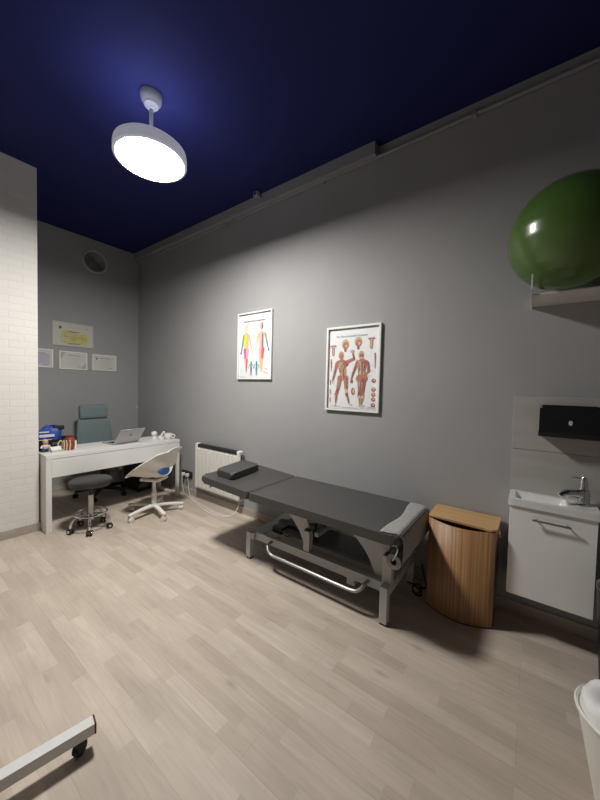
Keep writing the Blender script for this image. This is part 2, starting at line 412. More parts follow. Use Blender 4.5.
# ------------------------------------------------------------------ certificates on the back wall
def on_back(x, z, w): return (x, B - w, z)
def marks(m, mtl, segs, w):
    m.use(mtl)
    for x0, x1, z, h in segs:
        m.poly([on_back(x0, z, w), on_back(x1, z, w), on_back(x1, z + h, w), on_back(x0, z + h, w)])
def word_line(m, mtl, x0, x1, z, h, w, rnd):
    x = x0; s = []
    while x < x1:
        l = rnd.uniform(.008, .022); s.append((x, min(x + l, x1), z, h)); x += l + .005
    marks(m, mtl, s, w)
def certificate(x0, x1, z0, z1, label, style, group):
    rnd = random.Random(int(x0 * 100) + 3)
    cx = (x0 + x1) / 2
    th = thing('framed_certificate', label, 'certificate', (cx, B, z0), 0, group)
    f = .014 if style else .010
    fr = MB(M['frame'] if style else M['sheetcream'])
    for a, b, c, d in ((x0, x1, z0, z0 + f), (x0, x1, z1 - f, z1), (x0, x0 + f, z0 + f, z1 - f), (x1 - f, x1, z0 + f, z1 - f)):
        fr.box(a, b, B - .014, B, c, d, .0015)
    fr.build('frame', th)
    MB(M['sheet'] if style else M['sheetcream']).box(x0 + f, x1 - f, B - .007, B - .001, z0 + f, z1 - f).build('sheet', th)
    m = MB(M['ink']); W = x1 - x0; Hh = z1 - z0; w = .0078
    if style == 0:
        m.use(M['yellow']).poly([on_back(x0 + .2 * W + .0, z0 + .13 * Hh, w - .0004), on_back(x1 - .17 * W, z0 + .06 * Hh, w - .0004), on_back(x1 - .14 * W, z0 + .55 * Hh, w - .0004), on_back(x1 - .33 * W, z0 + .63 * Hh, w - .0004), on_back(x0 + .24 * W, z0 + .66 * Hh, w - .0004), on_back(x0 + .18 * W, z0 + .45 * Hh, w - .0004)])
        m.use(M['ink'])
        em = MB(M['ink']); em.poly([on_back(x0 + .18 * W + .018 * math.cos(a * PI / 6), z1 - .24 * Hh + .02 * math.sin(a * PI / 6), w) for a in range(12)]); em.build('emblem', th, smooth=False)
        word_line(m, M['ink'], x0 + .36 * W, x0 + .64 * W, z0 + .60 * Hh, .014, w, rnd)
        word_line(m, M['ink'], x0 + .38 * W, x0 + .64 * W, z0 + .09 * Hh, .014, w, rnd)
        word_line(m, M['inklight'], x0 + .36 * W, x0 + .66 * W, z0 + .78 * Hh, .005, w, rnd)
        word_line(m, M['ink'], x0 + .79 * W, x0 + .87 * W, z0 + .79 * Hh, .008, w, rnd)
        for k, (a, b) in enumerate(((.40, .60), (.28, .72), (.33, .67), (.45, .58))):
            word_line(m, flat('olive_ink', (.30, .27, .10)), x0 + a * W, x0 + b * W, z0 + (.49 - .085 * k) * Hh, .006, w, rnd)
    else:
        tint = flat('pale_green_print', (.40, .44, .41)) if style == 2 else flat('pale_violet_print', (.47, .46, .55))
        m.use(tint)
        if style == 2:
            m.poly([on_back(x0 + f, z1 - f, w), on_back(x0 + f, z1 - .5 * Hh, w), on_back(x0 + .22 * W, z1 - f, w)])
            m.poly([on_back(x1 - f, z0 + f, w), on_back(x1 - f, z0 + .45 * Hh, w), on_back(x1 - .25 * W, z0 + f, w)])
        elif style == 1:
            m.poly([on_back(x0 + .1 * W, z0 + .16 * Hh, w), on_back(x1 - .12 * W, z0 + .16 * Hh, w), on_back(x1 - .12 * W, z1 - .25 * Hh, w), on_back(x0 + .1 * W, z1 - .25 * Hh, w)])
        else:
            em = MB(M['ink']); em.poly([on_back(x0 + .18 * W + .014 * math.cos(a * PI / 6), z1 - .26 * Hh + .014 * math.sin(a * PI / 6), w) for a in range(12)]); em.build('emblem', th, smooth=False)
        word_line(m, M['ink'], cx - .06, cx + .08, z1 - .25 * Hh, .008, w + .0002, rnd)
        for k in range(5):
            e = rnd.uniform(.02, .06)
            word_line(m, M['inklight'], x0 + .2 * W + e, x1 - .15 * W - e, z1 - (.38 + .095 * k) * Hh, .004, w + .0002, rnd)
        word_line(m, M['ink'], x1 - .35 * W, x1 - .2 * W, z0 + .14 * Hh, .006, w + .0002, rnd)
    m.build('print', th, smooth=False)
certificate(1.38, 1.843, 1.895, 2.203, 'large cream certificate with yellow wash, above the row of three', 0, 'certificates on the back wall')
certificate(1.085, 1.388, 1.602, 1.833, 'pale violet-tinted certificate half hidden by the white brick wall', 1, 'certificates on the back wall')
certificate(1.451, 1.77, 1.594, 1.829, 'middle small certificate with green-grey corner tints, directly under the yellow one', 2, 'certificates on the back wall')
certificate(1.831, 2.144, 1.599, 1.822, 'small certificate with round dark emblem, the one closest to the room corner', 3, 'certificates on the back wall')

# ------------------------------------------------------------------ anatomy posters on the long wall
# u runs to the right as one faces the wall (towards -Y), v up
class Print:
    K = .62
    def __init__(s, y0, z0): s.m = MB(M['ink']); s.y0 = y0; s.z0 = z0; s.w = .0085
    def P(s, u, v): return (D - s.w, s.y0 - u, s.z0 + v)
    def poly(s, pts, mtl): s.m.use(mtl); s.m.poly([s.P(*p) for p in pts]); s.w += .00002
    def limb(s, a, b, ra, rb, mtl, n=6):
        ra *= s.K; rb *= s.K
        a, b = V(a), V(b); t = (b - a).normalized(); nr = V((-t.y, t.x)); pts = []
        a0 = math.atan2(nr.y, nr.x)
        for i in range(n + 1):
            an = a0 + PI * i / n; pts.append((a.x + ra * math.cos(an), a.y + ra * math.sin(an)))
        for i in range(n + 1):
            an = a0 + PI + PI * i / n; pts.append((b.x + rb * math.cos(an), b.y + rb * math.sin(an)))
        s.poly(pts, mtl)
    def oval(s, c, rx, ry, mtl, n=14): s.poly([(c[0] + rx * math.cos(2 * PI * i / n), c[1] + ry * math.sin(2 * PI * i / n)) for i in range(n)], mtl)
    def rect(s, u0, u1, v0, v1, mtl): s.poly([(u0, v0), (u1, v0), (u1, v1), (u0, v1)], mtl)
    def words(s, u0, u1, v, h, mtl, rnd):
        u = u0
        while u < u1:
            l = rnd.uniform(.006, .016); s.rect(u, min(u + l, u1), v, v + h, mtl); u += l + .004
    def lettering(s, body, size, cu, v, mtl):
        s.m.use(mtl)
        for f in text_mesh(body, size): s.m.poly([s.P(cu + p[0], v + p[1]) for p in f])
        s.w += .0002

def poster(y0, y1, z0, z1, label, fw):
    cy = (y0 + y1) / 2
    th = thing('framed_poster', label, 'poster', (D, cy, z0), 0, 'anatomy posters on the long wall')
    fr = MB(M['frame'])
    for a, b, c, d in ((y0, y1, z0, z0 + fw), (y0, y1, z1 - fw, z1), (y0, y0 + fw, z0 + fw, z1 - fw), (y1 - fw, y1, z0 + fw, z1 - fw)):
        fr.box(D - .026, D, a, b, c, d, .0015)
    fr.build('frame', th)
    MB(M['posterpaper']).box(D - .0075, D - .001, y0 + fw, y1 - fw, z0 + fw, z1 - fw).build('sheet', th)
    return th
# right-hand poster: muscles
y0, y1, z0, z1 = 1.010, 1.520, 1.232, 1.963
th = poster(y0, y1, z0, z1, 'larger framed muscle anatomy poster with two red-brown standing figures, above the couch', .018)
p = Print(y1, z0); W, Hh = y1 - y0, z1 - z0
mus, mus2, ten, skin, yel = flat('muscle_red', (.42, .17, .12)), flat('muscle_dark', (.30, .11, .09)), flat('tendon_pale', (.62, .48, .38)), flat('skin_print', (.52, .32, .22)), flat('fat_yellow', (.58, .45, .16))
bluish = flat('pale_blue_print', (.60, .70, .78))
rnd = random.Random(5)
p.lettering('The Musculoskeletal Anatomy', .0245, W * .47, Hh * .873, M['ink'])
for u, v in ((.36, .79), (.60, .81)):
    p.oval((u * W, v * Hh), .036, .043, flat('scalp_tan', (.56, .42, .24))); p.oval((u * W + .003, v * Hh - .012), .028, .032, mus); p.oval((u * W + .008, v * Hh - .014), .010, .012, ten)
    p.limb((u * W, v * Hh - .045), (u * W, v * Hh - .055), .018, .020, mus2)
for u, v in ((.125, .735), (.835, .795)):
    p.limb((u * W - .024, v * Hh + .03), (u * W + .024, v * Hh + .03), .012, .012, mus2); p.limb((u * W, v * Hh + .025), (u * W, v * Hh - .045), .024, .02, mus); p.rect(u * W - .004, u * W + .004, v * Hh - .05, v * Hh + .03, ten)
for u, v, h in ((.085, .545, .1), (.90, .585, .12)):
    p.limb((u * W, v * Hh + h / 2), (u * W + .003, v * Hh - h / 2), .010, .004, mus2); p.limb((u * W + .01, v * Hh + h / 2 - .02), (u * W + .008, v * Hh - h / 2), .003, .003, ten)
# front figure, arm raised and flexed
def Q(u, v): return (u * W, v * Hh)
p.oval(Q(.285, .66), .027, .036, skin); p.oval(Q(.29, .645), .018, .024, mus)
p.limb(Q(.29, .62), Q(.295, .60), .018, .022, mus)
p.limb(Q(.225, .575), Q(.40, .575), .03, .028, mus)                       # shoulders
p.limb(Q(.30, .56), Q(.33, .44), .068, .052, mus)                         # trunk
p.limb(Q(.345, .52), Q(.345, .41), .026, .022, yel)
p.oval(Q(.28, .545), .034, .026, skin); p.oval(Q(.37, .555), .030, .024, mus2)
p.limb(Q(.205, .565), Q(.165, .46), .028, .02, mus); p.limb(Q(.165, .46), Q(.125, .36), .02, .011, mus2); p.limb(Q(.125, .36), Q(.13, .325), .011, .008, ten)
p.limb(Q(.42, .585), Q(.53, .615), .026, .02, mus); p.limb(Q(.53, .615), Q(.505, .68), .018, .012, mus2); p.oval(Q(.50, .70), .018, .016, skin)
p.limb(Q(.325, .42), Q(.34, .40), .052, .05, skin)
p.limb(Q(.27, .39), Q(.235, .25), .04, .026, mus); p.limb(Q(.235, .25), Q(.205, .19), .024, .028, mus2); p.limb(Q(.205, .2), Q(.195, .09), .024, .011, mus); p.limb(Q(.195, .085), Q(.19, .055), .012, .012, ten)
p.limb(Q(.385, .39), Q(.40, .25), .04, .026, mus); p.limb(Q(.40, .25), Q(.41, .19), .022, .026, ten); p.limb(Q(.41, .2), Q(.45, .1), .022, .010, mus2); p.limb(Q(.45, .09), Q(.51, .07), .010, .010, ten)
p.limb(Q(.265, .37), Q(.245, .28), .014, .010, mus2); p.limb(Q(.395, .37), Q(.405, .28), .014, .010, mus2)
# back figure
p.oval(Q(.66, .655), .025, .036, skin); p.oval(Q(.665, .64), .018, .022, mus2)
p.limb(Q(.665, .62), Q(.67, .59), .02, .03, ten)
p.limb(Q(.60, .57), Q(.75, .57), .032, .032, mus); p.limb(Q(.675, .56), Q(.675, .42), .068, .05, mus)
p.limb(Q(.675, .50), Q(.675, .41), .028, .034, ten); p.oval(Q(.72, .55), .024, .03, mus2); p.oval(Q(.625, .55), .02, .03, skin)
p.limb(Q(.585, .56), Q(.52, .45), .026, .018, mus); p.limb(Q(.52, .45), Q(.49, .37), .018, .011, mus2); p.oval(Q(.495, .35), .014, .016, mus2)
p.limb(Q(.775, .56), Q(.80, .47), .026, .022, mus2); p.limb(Q(.80, .47), Q(.74, .42), .02, .012, mus)
p.oval(Q(.64, .385), .034, .034, mus); p.oval(Q(.72, .385), .034, .034, mus)
p.limb(Q(.645, .36), Q(.645, .23), .036, .024, mus); p.limb(Q(.645, .22), Q(.645, .17), .022, .026, mus2); p.limb(Q(.645, .17), Q(.655, .08), .022, .010, ten)
p.limb(Q(.715, .36), Q(.705, .23), .036, .024, mus2); p.limb(Q(.705, .22), Q(.705, .17), .022, .024, mus); p.limb(Q(.705, .17), Q(.67, .08), .020, .010, ten)
p.limb(Q(.64, .068), Q(.73, .072), .010, .010, ten)
p.oval(Q(.525, .235), .018, .032, mus); p.oval(Q(.535, .24), .008, .018, ten)
for v in (.36, .26, .205, .15, .085):
    p.oval(Q(.89, v), .019, .017, mus2 if v in (.36, .085) else mus); p.oval(Q(.895, v + .004), .008, .008, ten)
for v in (.34, .22, .12):
    p.limb(Q(.085, v + .025), Q(.085, v - .025), .012 if v < .3 else .006, .006, skin if v < .3 else mus2)
for u0, u1, v in ((.1, .3, .05), (.33, .62, .04), (.66, .74, .045), (.79, .93, .06), (.78, .93, .045)):
    p.words(u0 * W, u1 * W, v * Hh, .004, M['inklight'], rnd)
for (u0, v0, L_, dx) in ((.285, .55, .07, .03), (.36, .55, .06, -.02), (.28, .38, .11, -.02), (.25, .36, .10, -.01), (.39, .37, .11, .01), (.21, .18, .08, -.006), (.43, .17, .07, .025), (.19, .52, .09, -.03), (.15, .43, .08, -.02), (.62, .55, .07, .02), (.73, .55, .08, -.02), (.64, .34, .11, 0), (.71, .34, .11, -.004), (.66, .35, .10, .01), (.655, .16, .07, .004), (.70, .16, .07, -.01), (.56, .53, .08, -.03), (.79, .53, .06, .012), (.33, .50, .10, .006), (.68, .54, .12, 0)):
    for q in range(3):
        p.limb(Q(u0 + (q - 1) * .018, v0 - .004 * q), Q(u0 + dx + (q - 1) * .012, v0 - L_), .0045, .002, (ten, mus2, skin)[q])
for k in range(26):
    u = rnd.choice((.06, .14, .42, .57, .78, .83)); v = rnd.uniform(.1, .8); p.words(u * W, u * W + .03, v * Hh, .003, bluish, rnd)
p.m.build('print', th, smooth=False)
# left-hand poster: nerve areas in bright colours
y0, y1, z0, z1 = 2.180, 2.688, 1.503, 2.224
th = poster(y0, y1, z0, z1, 'framed nerve-map poster with two brightly coloured body figures, nearer the radiator', .016)
p = Print(y1, z0); W, Hh = y1 - y0, z1 - z0
ye, or_, pk, mg, tl, bl, sk, re, gr = flat('lime_yellow_print', (.68, .70, .05)), flat('orange_print', (.70, .48, .24)), flat('pink_print', (.72, .42, .42)), flat('magenta_print', (.58, .14, .40)), flat('teal_print', (.04, .27, .30)), flat('indigo_print', (.15, .18, .42)), flat('pale_skin_print', (.70, .60, .50)), flat('scarlet_print', (.70, .12, .08)), flat('moss_print', (.26, .38, .08))
p.words(.16 * W, .80 * W, .855 * Hh, .016, M['ink'], random.Random(2))
# left figure (front)
p.oval(Q(.245, .775), .032, .042, sk); p.limb(Q(.245, .72), Q(.245, .69), .018, .024, sk)
p.limb(Q(.18, .665), Q(.31, .655), .028, .03, or_); p.limb(Q(.245, .65), Q(.245, .47), .062, .052, or_)
p.limb(Q(.215, .64), Q(.215, .48), .038, .03, ye); p.limb(Q(.30, .62), Q(.295, .50), .016, .018, pk)
p.limb(Q(.165, .655), Q(.14, .54), .022, .018, gr); p.limb(Q(.14, .54), Q(.10, .42), .018, .010, tl); p.oval(Q(.09, .40), .012, .018, bl)
p.limb(Q(.34, .645), Q(.375, .53), .020, .016, pk); p.limb(Q(.375, .53), Q(.43, .42), .015, .009, or_); p.oval(Q(.44, .40), .011, .016, sk)
p.limb(Q(.21, .44), Q(.225, .29), .038, .024, mg); p.limb(Q(.225, .29), Q(.25, .13), .024, .010, pk)
p.limb(Q(.29, .44), Q(.275, .29), .036, .024, pk); p.limb(Q(.275, .29), Q(.265, .13), .022, .010, re); p.oval(Q(.265, .11), .018, .010, sk)
# right figure (back)
p.oval(Q(.69, .785), .030, .042, or_); p.poly([Q(.69, .84), Q(.735, .80), Q(.735, .74), Q(.69, .73)], bl); p.limb(Q(.70, .72), Q(.70, .69), .018, .024, sk)
p.limb(Q(.63, .66), Q(.77, .67), .028, .028, or_); p.limb(Q(.70, .65), Q(.70, .47), .062, .050, pk)
p.limb(Q(.655, .64), Q(.665, .52), .032, .026, or_); p.limb(Q(.725, .66), Q(.72, .48), .018, .018, bl)
p.limb(Q(.60, .65), Q(.565, .53), .020, .016, or_); p.limb(Q(.565, .53), Q(.525, .42), .015, .009, sk)
p.limb(Q(.80, .66), Q(.845, .55), .022, .018, gr); p.limb(Q(.845, .55), Q(.885, .45), .017, .010, bl); p.oval(Q(.895, .43), .012, .018, tl)
p.limb(Q(.665, .44), Q(.67, .29), .038, .024, pk); p.limb(Q(.67, .29), Q(.68, .15), .024, .010, or_)
p.limb(Q(.74, .44), Q(.725, .31), .036, .024, re); p.limb(Q(.725, .29), Q(.715, .15), .022, .010, or_); p.oval(Q(.70, .13), .020, .010, sk)
for u, cA in ((.405, tl), (.565, tl)):      # two small teal figures
    p.oval(Q(u, .255), .010, .014, cA); p.limb(Q(u, .23), Q(u, .18), .022, .016, cA); p.limb(Q(u - .05, .22), Q(u - .075, .165), .007, .005, cA); p.limb(Q(u + .05, .22), Q(u + .075, .165), .007, .005, cA)
    p.limb(Q(u - .015, .17), Q(u - .01, .06), .011, .005, bl); p.limb(Q(u + .015, .17), Q(u + .01, .06), .011, .005, cA)
p.limb(Q(.11, .19), Q(.11, .07), .008, .006, bluish); p.limb(Q(.78, .11), Q(.88, .09), .016, .012, sk); p.limb(Q(.80, .165), Q(.86, .14), .006, .006, gr)
p.words(.06 * W, .22 * W, .035 * Hh, .005, M['inklight'], rnd)
p.m.build('print', th, smooth=False)

# ------------------------------------------------------------------ electric radiator
ry0, ry1, rz0, rz1, rx = 2.55, 3.345, .155, .715, 2.372
th = thing('electric_radiator', 'white ribbed electric radiator on the long wall behind the couch', 'radiator', (D, 2.95, rz0))
m = MB(M['radiator'])
m.box(rx + .012, D - .03, ry0, ry1, rz0, rz1 - .03, .012, 3)
n = 10
for k in range(n):
    a = ry0 + .035 + k * (ry1 - ry0 - .07) / n; b = a + (ry1 - ry0 - .07) / n - .008
    m.box(rx, rx + .02, a, b, rz0 + .02, rz1 - .06, .006, 2)
m.build('body', th)
for a, b in ((ry0, ry0 + .05), (ry1 - .05, ry1)):
    MB(M['radiator']).box(rx - .002, D - .028, a, b, rz0 + .005, rz1, .016, 3).build('end_cap', th)
MB(M['grille']).box(rx + .004, D - .034, ry0 + .05, ry1 - .05, rz1 - .045, rz1 - .006, .004).build('top_grille', th)
for y in (2.72, 3.18): MB(M['steeldark']).box(D - .032, D - .003, y - .02, y + .02, .3, .6).build('wall_bracket', th)
MB(M['whiteplastic']).tube(smooth_path([(2.42, 2.60, .17), (2.41, 2.59, .09), (2.33, 2.61, .012), (2.27, 2.75, .006), (2.30, 2.98, .006), (2.33, 3.2, .006), (2.38, 3.42, .006), (2.43, 3.52, .012), (2.44, 3.56, .07), (2.435, 3.575, .2), (2.43, 3.578, .25)]), .0045, 6).build('power_cable', th)

# ------------------------------------------------------------------ outlet with plugs, and the desk extension cable
th = thing('wall_socket', 'black double socket low on the long wall beside the desk leg', 'socket', (D, 3.62, .22))
MB(M['black']).box(D - .018, D, 3.52, 3.73, .215, .30, .006).build('cover_plate', th)
for y in (3.578, 3.665):
    lab(MB(M['steeldark']).lathe([(0, 0), (.026, 0), (.026, .004), (.02, .005), (0, .005)], (D - .017, y, .258), 20, Matrix.Rotation(-PI / 2, 4, 'Y')).build('outlet', th), 'round outlet')
for i, y in enumerate((3.665,)):
    th = thing('power_plug', 'white plug with lead hanging from the black wall socket to the floor', 'plug', (D - .02, y, .25))
    MB(M['whiteplastic']).box(D - .06, D - .02, y - .02, y + .02, .235, .278, .01, 3).build('plug_body', th)
    MB(M['whiteplastic']).tube(smooth_path([(D - .055, y, .24), (D - .06, y - .005, .15), (D - .05, y - .02, .05), (D - .06, y - .05, .008), (2.36, 3.38, .006), (2.30, 3.16, .006), (2.24, 2.95, .006), (2.22, 2.8, .006), (2.25, 2.68, .006), (2.33, 2.56, .006)]), .0045, 6).build('lead', th)
MBp = MB(M['whiteplastic']).box(D - .06, D - .02, 3.558, 3.598, .235, .278, .01, 3)
th = bpy.data.objects['electric_radiator']; MBp.build('plug', th)

# ------------------------------------------------------------------ desk
DX0, DX1, DY0, DY1, DZ = .955, 2.33, 3.60, 4.07, .735
th = thing('desk', 'white desk with drawer front standing against the brick wall corner', 'desk', ((DX0 + DX1) / 2, 3.83, 0))
MB(M['white']).box(DX0, DX1, DY0, DY1, DZ - .036, DZ, .002).build('desktop', th)
MB(M['white']).box(DX0, DX0 + .045, DY0 + .004, DY1, 0, DZ - .036, .002).build('side_panel', th)
MB(M['white']).box(DX0 + .045, DX1 - .001, DY0 + .002, DY0 + .022, .522, DZ - .040, .002).build('drawer_front', th)
MB(M['white']).box(DX0 + .045, DX1 - .03, DY0 + .022, DY1 - .02, .54, .69).build('drawer_box', th)
m = MB(M['white'])
m.box(DX1 - .034, DX1, DY0 + .004, DY0 + .038, 0, .522, .002).build('leg', th)
MB(M['white']).box(DX1 - .034, DX1, DY1 - .038, DY1 - .004, 0, DZ - .036, .002).build('leg', th)
MB(M['white']).box(DX1 - .030, DX1 - .004, DY0 + .038, DY1 - .038, .012, .046, .002).build('floor_rail', th)

# ------------------------------------------------------------------ things on the desk
zt = DZ + .001
# laptop: hinge edge towards the viewer, lid leaning back over it
lx0, lx1, ly = 1.585, 1.885, 3.76
th = thing('laptop', 'open silver laptop seen from behind on the white desk', 'laptop', ((lx0 + lx1) / 2, ly + .1, zt), math.radians(8))
MB(M['laptop']).box(-.15, .15, -.1, .12, 0, .014, .004).build('base', th, world=False)
lab(MB(M['black']).box(-.135, .135, -.07, .04, .0138, .0155).build('keyboard', th, world=False), 'black keyboard')
rot = Matrix.Translation((0, -.1, .014)) @ Matrix.Rotation(math.radians(38), 4, 'X')
lid = MB(M['laptop']).box(-.15, .15, -.004, .004, 0, .205, .003, mtx=rot).build('lid', th, world=False)
MB(M['black']).box(-.14, .14, .004, .0052, .012, .195, mtx=rot).build('screen', lid, world=False)
MB(M['steeldark']).prism([(.014 * math.cos(a * PI / 10), .12 + .014 * math.sin(a * PI / 10)) for a in range(20)], -.0046, -.004, lambda u, v, w: tuple(rot @ V((u, w, v)))).build('emblem', lid, world=False)
# trinkets at the right end
th = thing('figurine', 'small white mushroom-shaped ornament near the right end of the desk', 'ornament', (2.135, 3.86, zt))
MB(M['whiteplastic']).lathe([(0, 0), (.034, 0), (.036, .008), (.02, .016), (.015, .04), (0, .04)], (2.135, 3.86, zt), 20).build('stem', th)
MB(M['whiteplastic']).ell((2.135, 3.86, zt + .062), (.038, .034, .032)).build('cap', th)
th = thing('figurine', 'small white slanted ornament between the mushroom ornament and the cup', 'ornament', (2.185, 3.77, zt))
MB(M['whiteplastic']).lathe([(0, 0), (.03, 0), (.03, .01), (.012, .02), (0, .02)], (2.185, 3.77, zt), 16).build('foot', th)
MB(M['whiteplastic']).tube([(2.165, 3.785, zt + .012), (2.185, 3.77, zt + .05), (2.20, 3.758, zt + .082)], [.012, .015, .012], 10).build('body', th)
MB(M['whiteplastic']).ell((2.203, 3.755, zt + .083), (.017, .017, .016)).build('head', th)
cx, cy = 2.232, 3.70
th = thing('cup', 'rounded white cup at the right end of the desk', 'cup', (cx, cy, zt))
MB(M['whiteplastic']).lathe([(0, 0), (.03, 0), (.047, .02), (.052, .045), (.045, .074), (.041, .074), (.047, .045), (.04, .022), (0, .012)], (cx, cy, zt), 28).build('body', th)
MB(M['whiteplastic']).tube(smooth_path([(cx + .035, cy - .032, zt + .06), (cx + .058, cy - .05, zt + .05), (cx + .055, cy - .048, zt + .025), (cx + .034, cy - .03, zt + .018)]), .006, 8).build('handle', th)
# left end: blue bag in a black case, figurine, card holder, red-brown pot
th = thing('storage_case', 'black open case on the left end of the desk behind the ornaments', 'case', (1.13, 3.95, zt))
m = MB(M['black'])
m.box(.965, 1.30, 3.885, 4.045, zt, zt + .012, .003).box(.965, 1.30, 3.885, 3.895, zt, zt + .105, .004).box(.965, 1.30, 4.035, 4.045, zt, zt + .115, .004).box(.965, .975, 3.89, 4.04, zt, zt + .105, .003).box(1.29, 1.30, 3.89, 4.04, zt, zt + .115, .003)
m.build('tray', th)
lab(MB(M['steeldark']).box(1.08, 1.15, 3.878, 3.886, zt + .05, zt + .075, .003).build('latch', th), 'dark latch')
th = thing('zip_bag', 'blue zip bag with white lettering and a black grip, sitting in the black case', 'bag', (1.08, 3.96, zt + .013))
def bag(u, v):
    a = 2 * PI * u; ph = PI * v - PI / 2
    x = math.copysign(abs(math.cos(a)) ** .75, math.cos(a)) * math.cos(ph) ** .6; y = math.copysign(abs(math.sin(a)) ** .8, math.sin(a)) * math.cos(ph) ** .6; z = math.copysign(abs(math.sin(ph)) ** .8, math.sin(ph))
    return (1.075 + .105 * x + .018 * z, 3.965 + .06 * y + .008 * math.sin(7 * a), zt + .125 + .11 * z + .012 * math.sin(3 * a + 2))
MB(M['bluebag']).grid(bag, 40, 20, closeu=True).build('body', th)
lab(MB(M['black']).box(1.105, 1.20, 3.925, 3.965, zt + .195, zt + .238, .008, 3, mtx=None).build('grip', th), 'black grip')
m = MB(flat('white_print', (.62, .66, .74)))
for z, a, b, h in ((.178, .985, 1.06, .012), (.132, .985, 1.105, .028), (.100, .98, 1.085, .010)):
    def strip(u, v, z=z, a=a, b=b, h=h):
        x = a + (b - a) * u; xx = (x - 1.075) / .105
        return (x, 3.902 - .004 + .02 * abs(xx) ** 3, zt + z + h * v)
    m.grid(strip, 10, 2)
m.build('lettering', th)
# small figurine (plain, generic)
fx, fy = 1.01, 3.82
th = thing('figurine', 'tiny painted figure with tan head and navy legs at the left desk corner', 'ornament', (fx, fy, zt))
lab(MB(M['navy']).box(fx - .03, fx - .003, fy - .015, fy + .018, zt, zt + .036, .008, 2).box(fx + .003, fx + .03, fy - .015, fy + .018, zt, zt + .036, .008, 2).build('trousers', th), 'navy trousers')
lab(MB(flat('pale_shirt', (.6, .52, .48))).ell((fx, fy, zt + .052), (.03, .022, .028)).tube([(fx - .025, fy, zt + .065), (fx - .038, fy - .01, zt + .04)], .008, 8).tube([(fx + .025, fy, zt + .065), (fx + .038, fy - .01, zt + .04)], .008, 8).build('shirt', th), 'pale shirt')
lab(MB(M['tan']).ell((fx, fy, zt + .093), (.024, .024, .024)).build('head', th), 'tan head')
lab(MB(M['cream']).ell((fx, fy + .004, zt + .112), (.022, .022, .012)).build('hair', th), 'cream top')
# business cards in a stand
bx, by = 1.085, 3.785
th = thing('card_holder', 'grey desktop holder with a tilted front at the left end of the desk', 'holder', (bx, by, zt), math.radians(8))
MB(M['steelgrey']).box(-.05, .05, -.025, .03, 0, .008, .003).box(-.05, .05, -.03, -.022, 0, .02, .003).box(-.05, .05, .022, .03, 0, .045, .003).build('holder_tray', th, world=False)
r2 = Matrix.Translation((0, -.02, .0085)) @ Matrix.Rotation(math.radians(-48), 4, 'X')
cards = MB(M['whiteplastic']).box(-.045, .045, -.004, .004, 0, .052, mtx=r2)
o = cards.build('business_cards', loc=(bx, by, zt), world=False); o.rotation_euler = (0, 0, math.radians(8))
tag(o, 'white business cards leaning in the grey desktop holder', 'cards', kind='stuff')
# red-brown pot with cream straps
px, py = 1.20, 3.815
th = thing('pen_pot', 'red-brown leather pot with cream straps on the desk before the teal chair', 'pot', (px, py, zt))
MB(M['redbrown']).lathe([(0, 0), (.052, 0), (.058, .03), (.056, .09), (.05, .09), (.052, .03), (0, .008)], (px, py, zt), 24).build('body', th)
lab(MB(M['redbrown']).lathe([(.056, .09), (.04, .125), (.045, .14), (.03, .135), (0, .128)], (px + .012, py + .01, zt), 18).build('flap', th), 'dark red raised flap')
for a0, h, wd in ((-2.6, .1, .007), (-2.2, .1, .006), (-1.75, .1, .006), (-.75, .085, .011)):
    pts = [(px + .061 * math.cos(a0 + .12 * math.sin(t * 3)), py + .061 * math.sin(a0 + .12 * math.sin(t * 3)), zt + .004 + h * t) for t in [i / 6 for i in range(7)]]
    lab(MB(M['cream'] if wd < .01 else M['whiteplastic']).tube(pts, wd, 6).build('strap', th), 'cream strap')
th = thing('leather_pouch', 'dark brown pouch with cream handle loop left of the red-brown pot', 'pouch', (1.125, 3.83, zt))
MB(M['card']).ell((1.125, 3.835, zt + .035), (.02, .03, .034)).build('body', th)
lab(MB(M['cream']).tube(smooth_path([(1.11, 3.81, zt + .03), (1.11, 3.805, zt + .075), (1.13, 3.805, zt + .10), (1.145, 3.807, zt + .07), (1.14, 3.809, zt + .03)]), .006, 8).build('handle', th), 'cream loop')

# ------------------------------------------------------------------ things under the desk
th = thing('computer_tower', 'black computer tower on the floor under the right end of the desk', 'computer', (2.155, 4.31, 0))
MB(M['black']).box(2.06, 2.25, 4.12, 4.5, .012, .45, .006).build('case', th)
MB(M['blackgloss']).box(2.065, 2.245, 4.11, 4.121, .03, .44, .004).build('front_panel', th)
for x in (2.09, 2.22):
    for y in (4.16, 4.46): MB(M['rubber']).box(x - .015, x + .015, y - .015, y + .015, 0, .013).build('foot', th)
th = thing('wastebasket', 'grey wastebasket with a pale liner under the desk behind the teal chair', 'bin', (2.09, 4.74, 0))
MB(M['steelgrey']).lathe([(0, 0), (.085, 0), (.11, .3), (.106, .3), (.082, .006), (0, .006)], (2.09, 4.74, 0), 28).build('bucket', th)
MB(M['binliner']).lathe([(.1, .2), (.109, .306), (.116, .31), (.118, .2), (.115, .19)], (2.09, 4.74, 0), 28).build('liner', th)

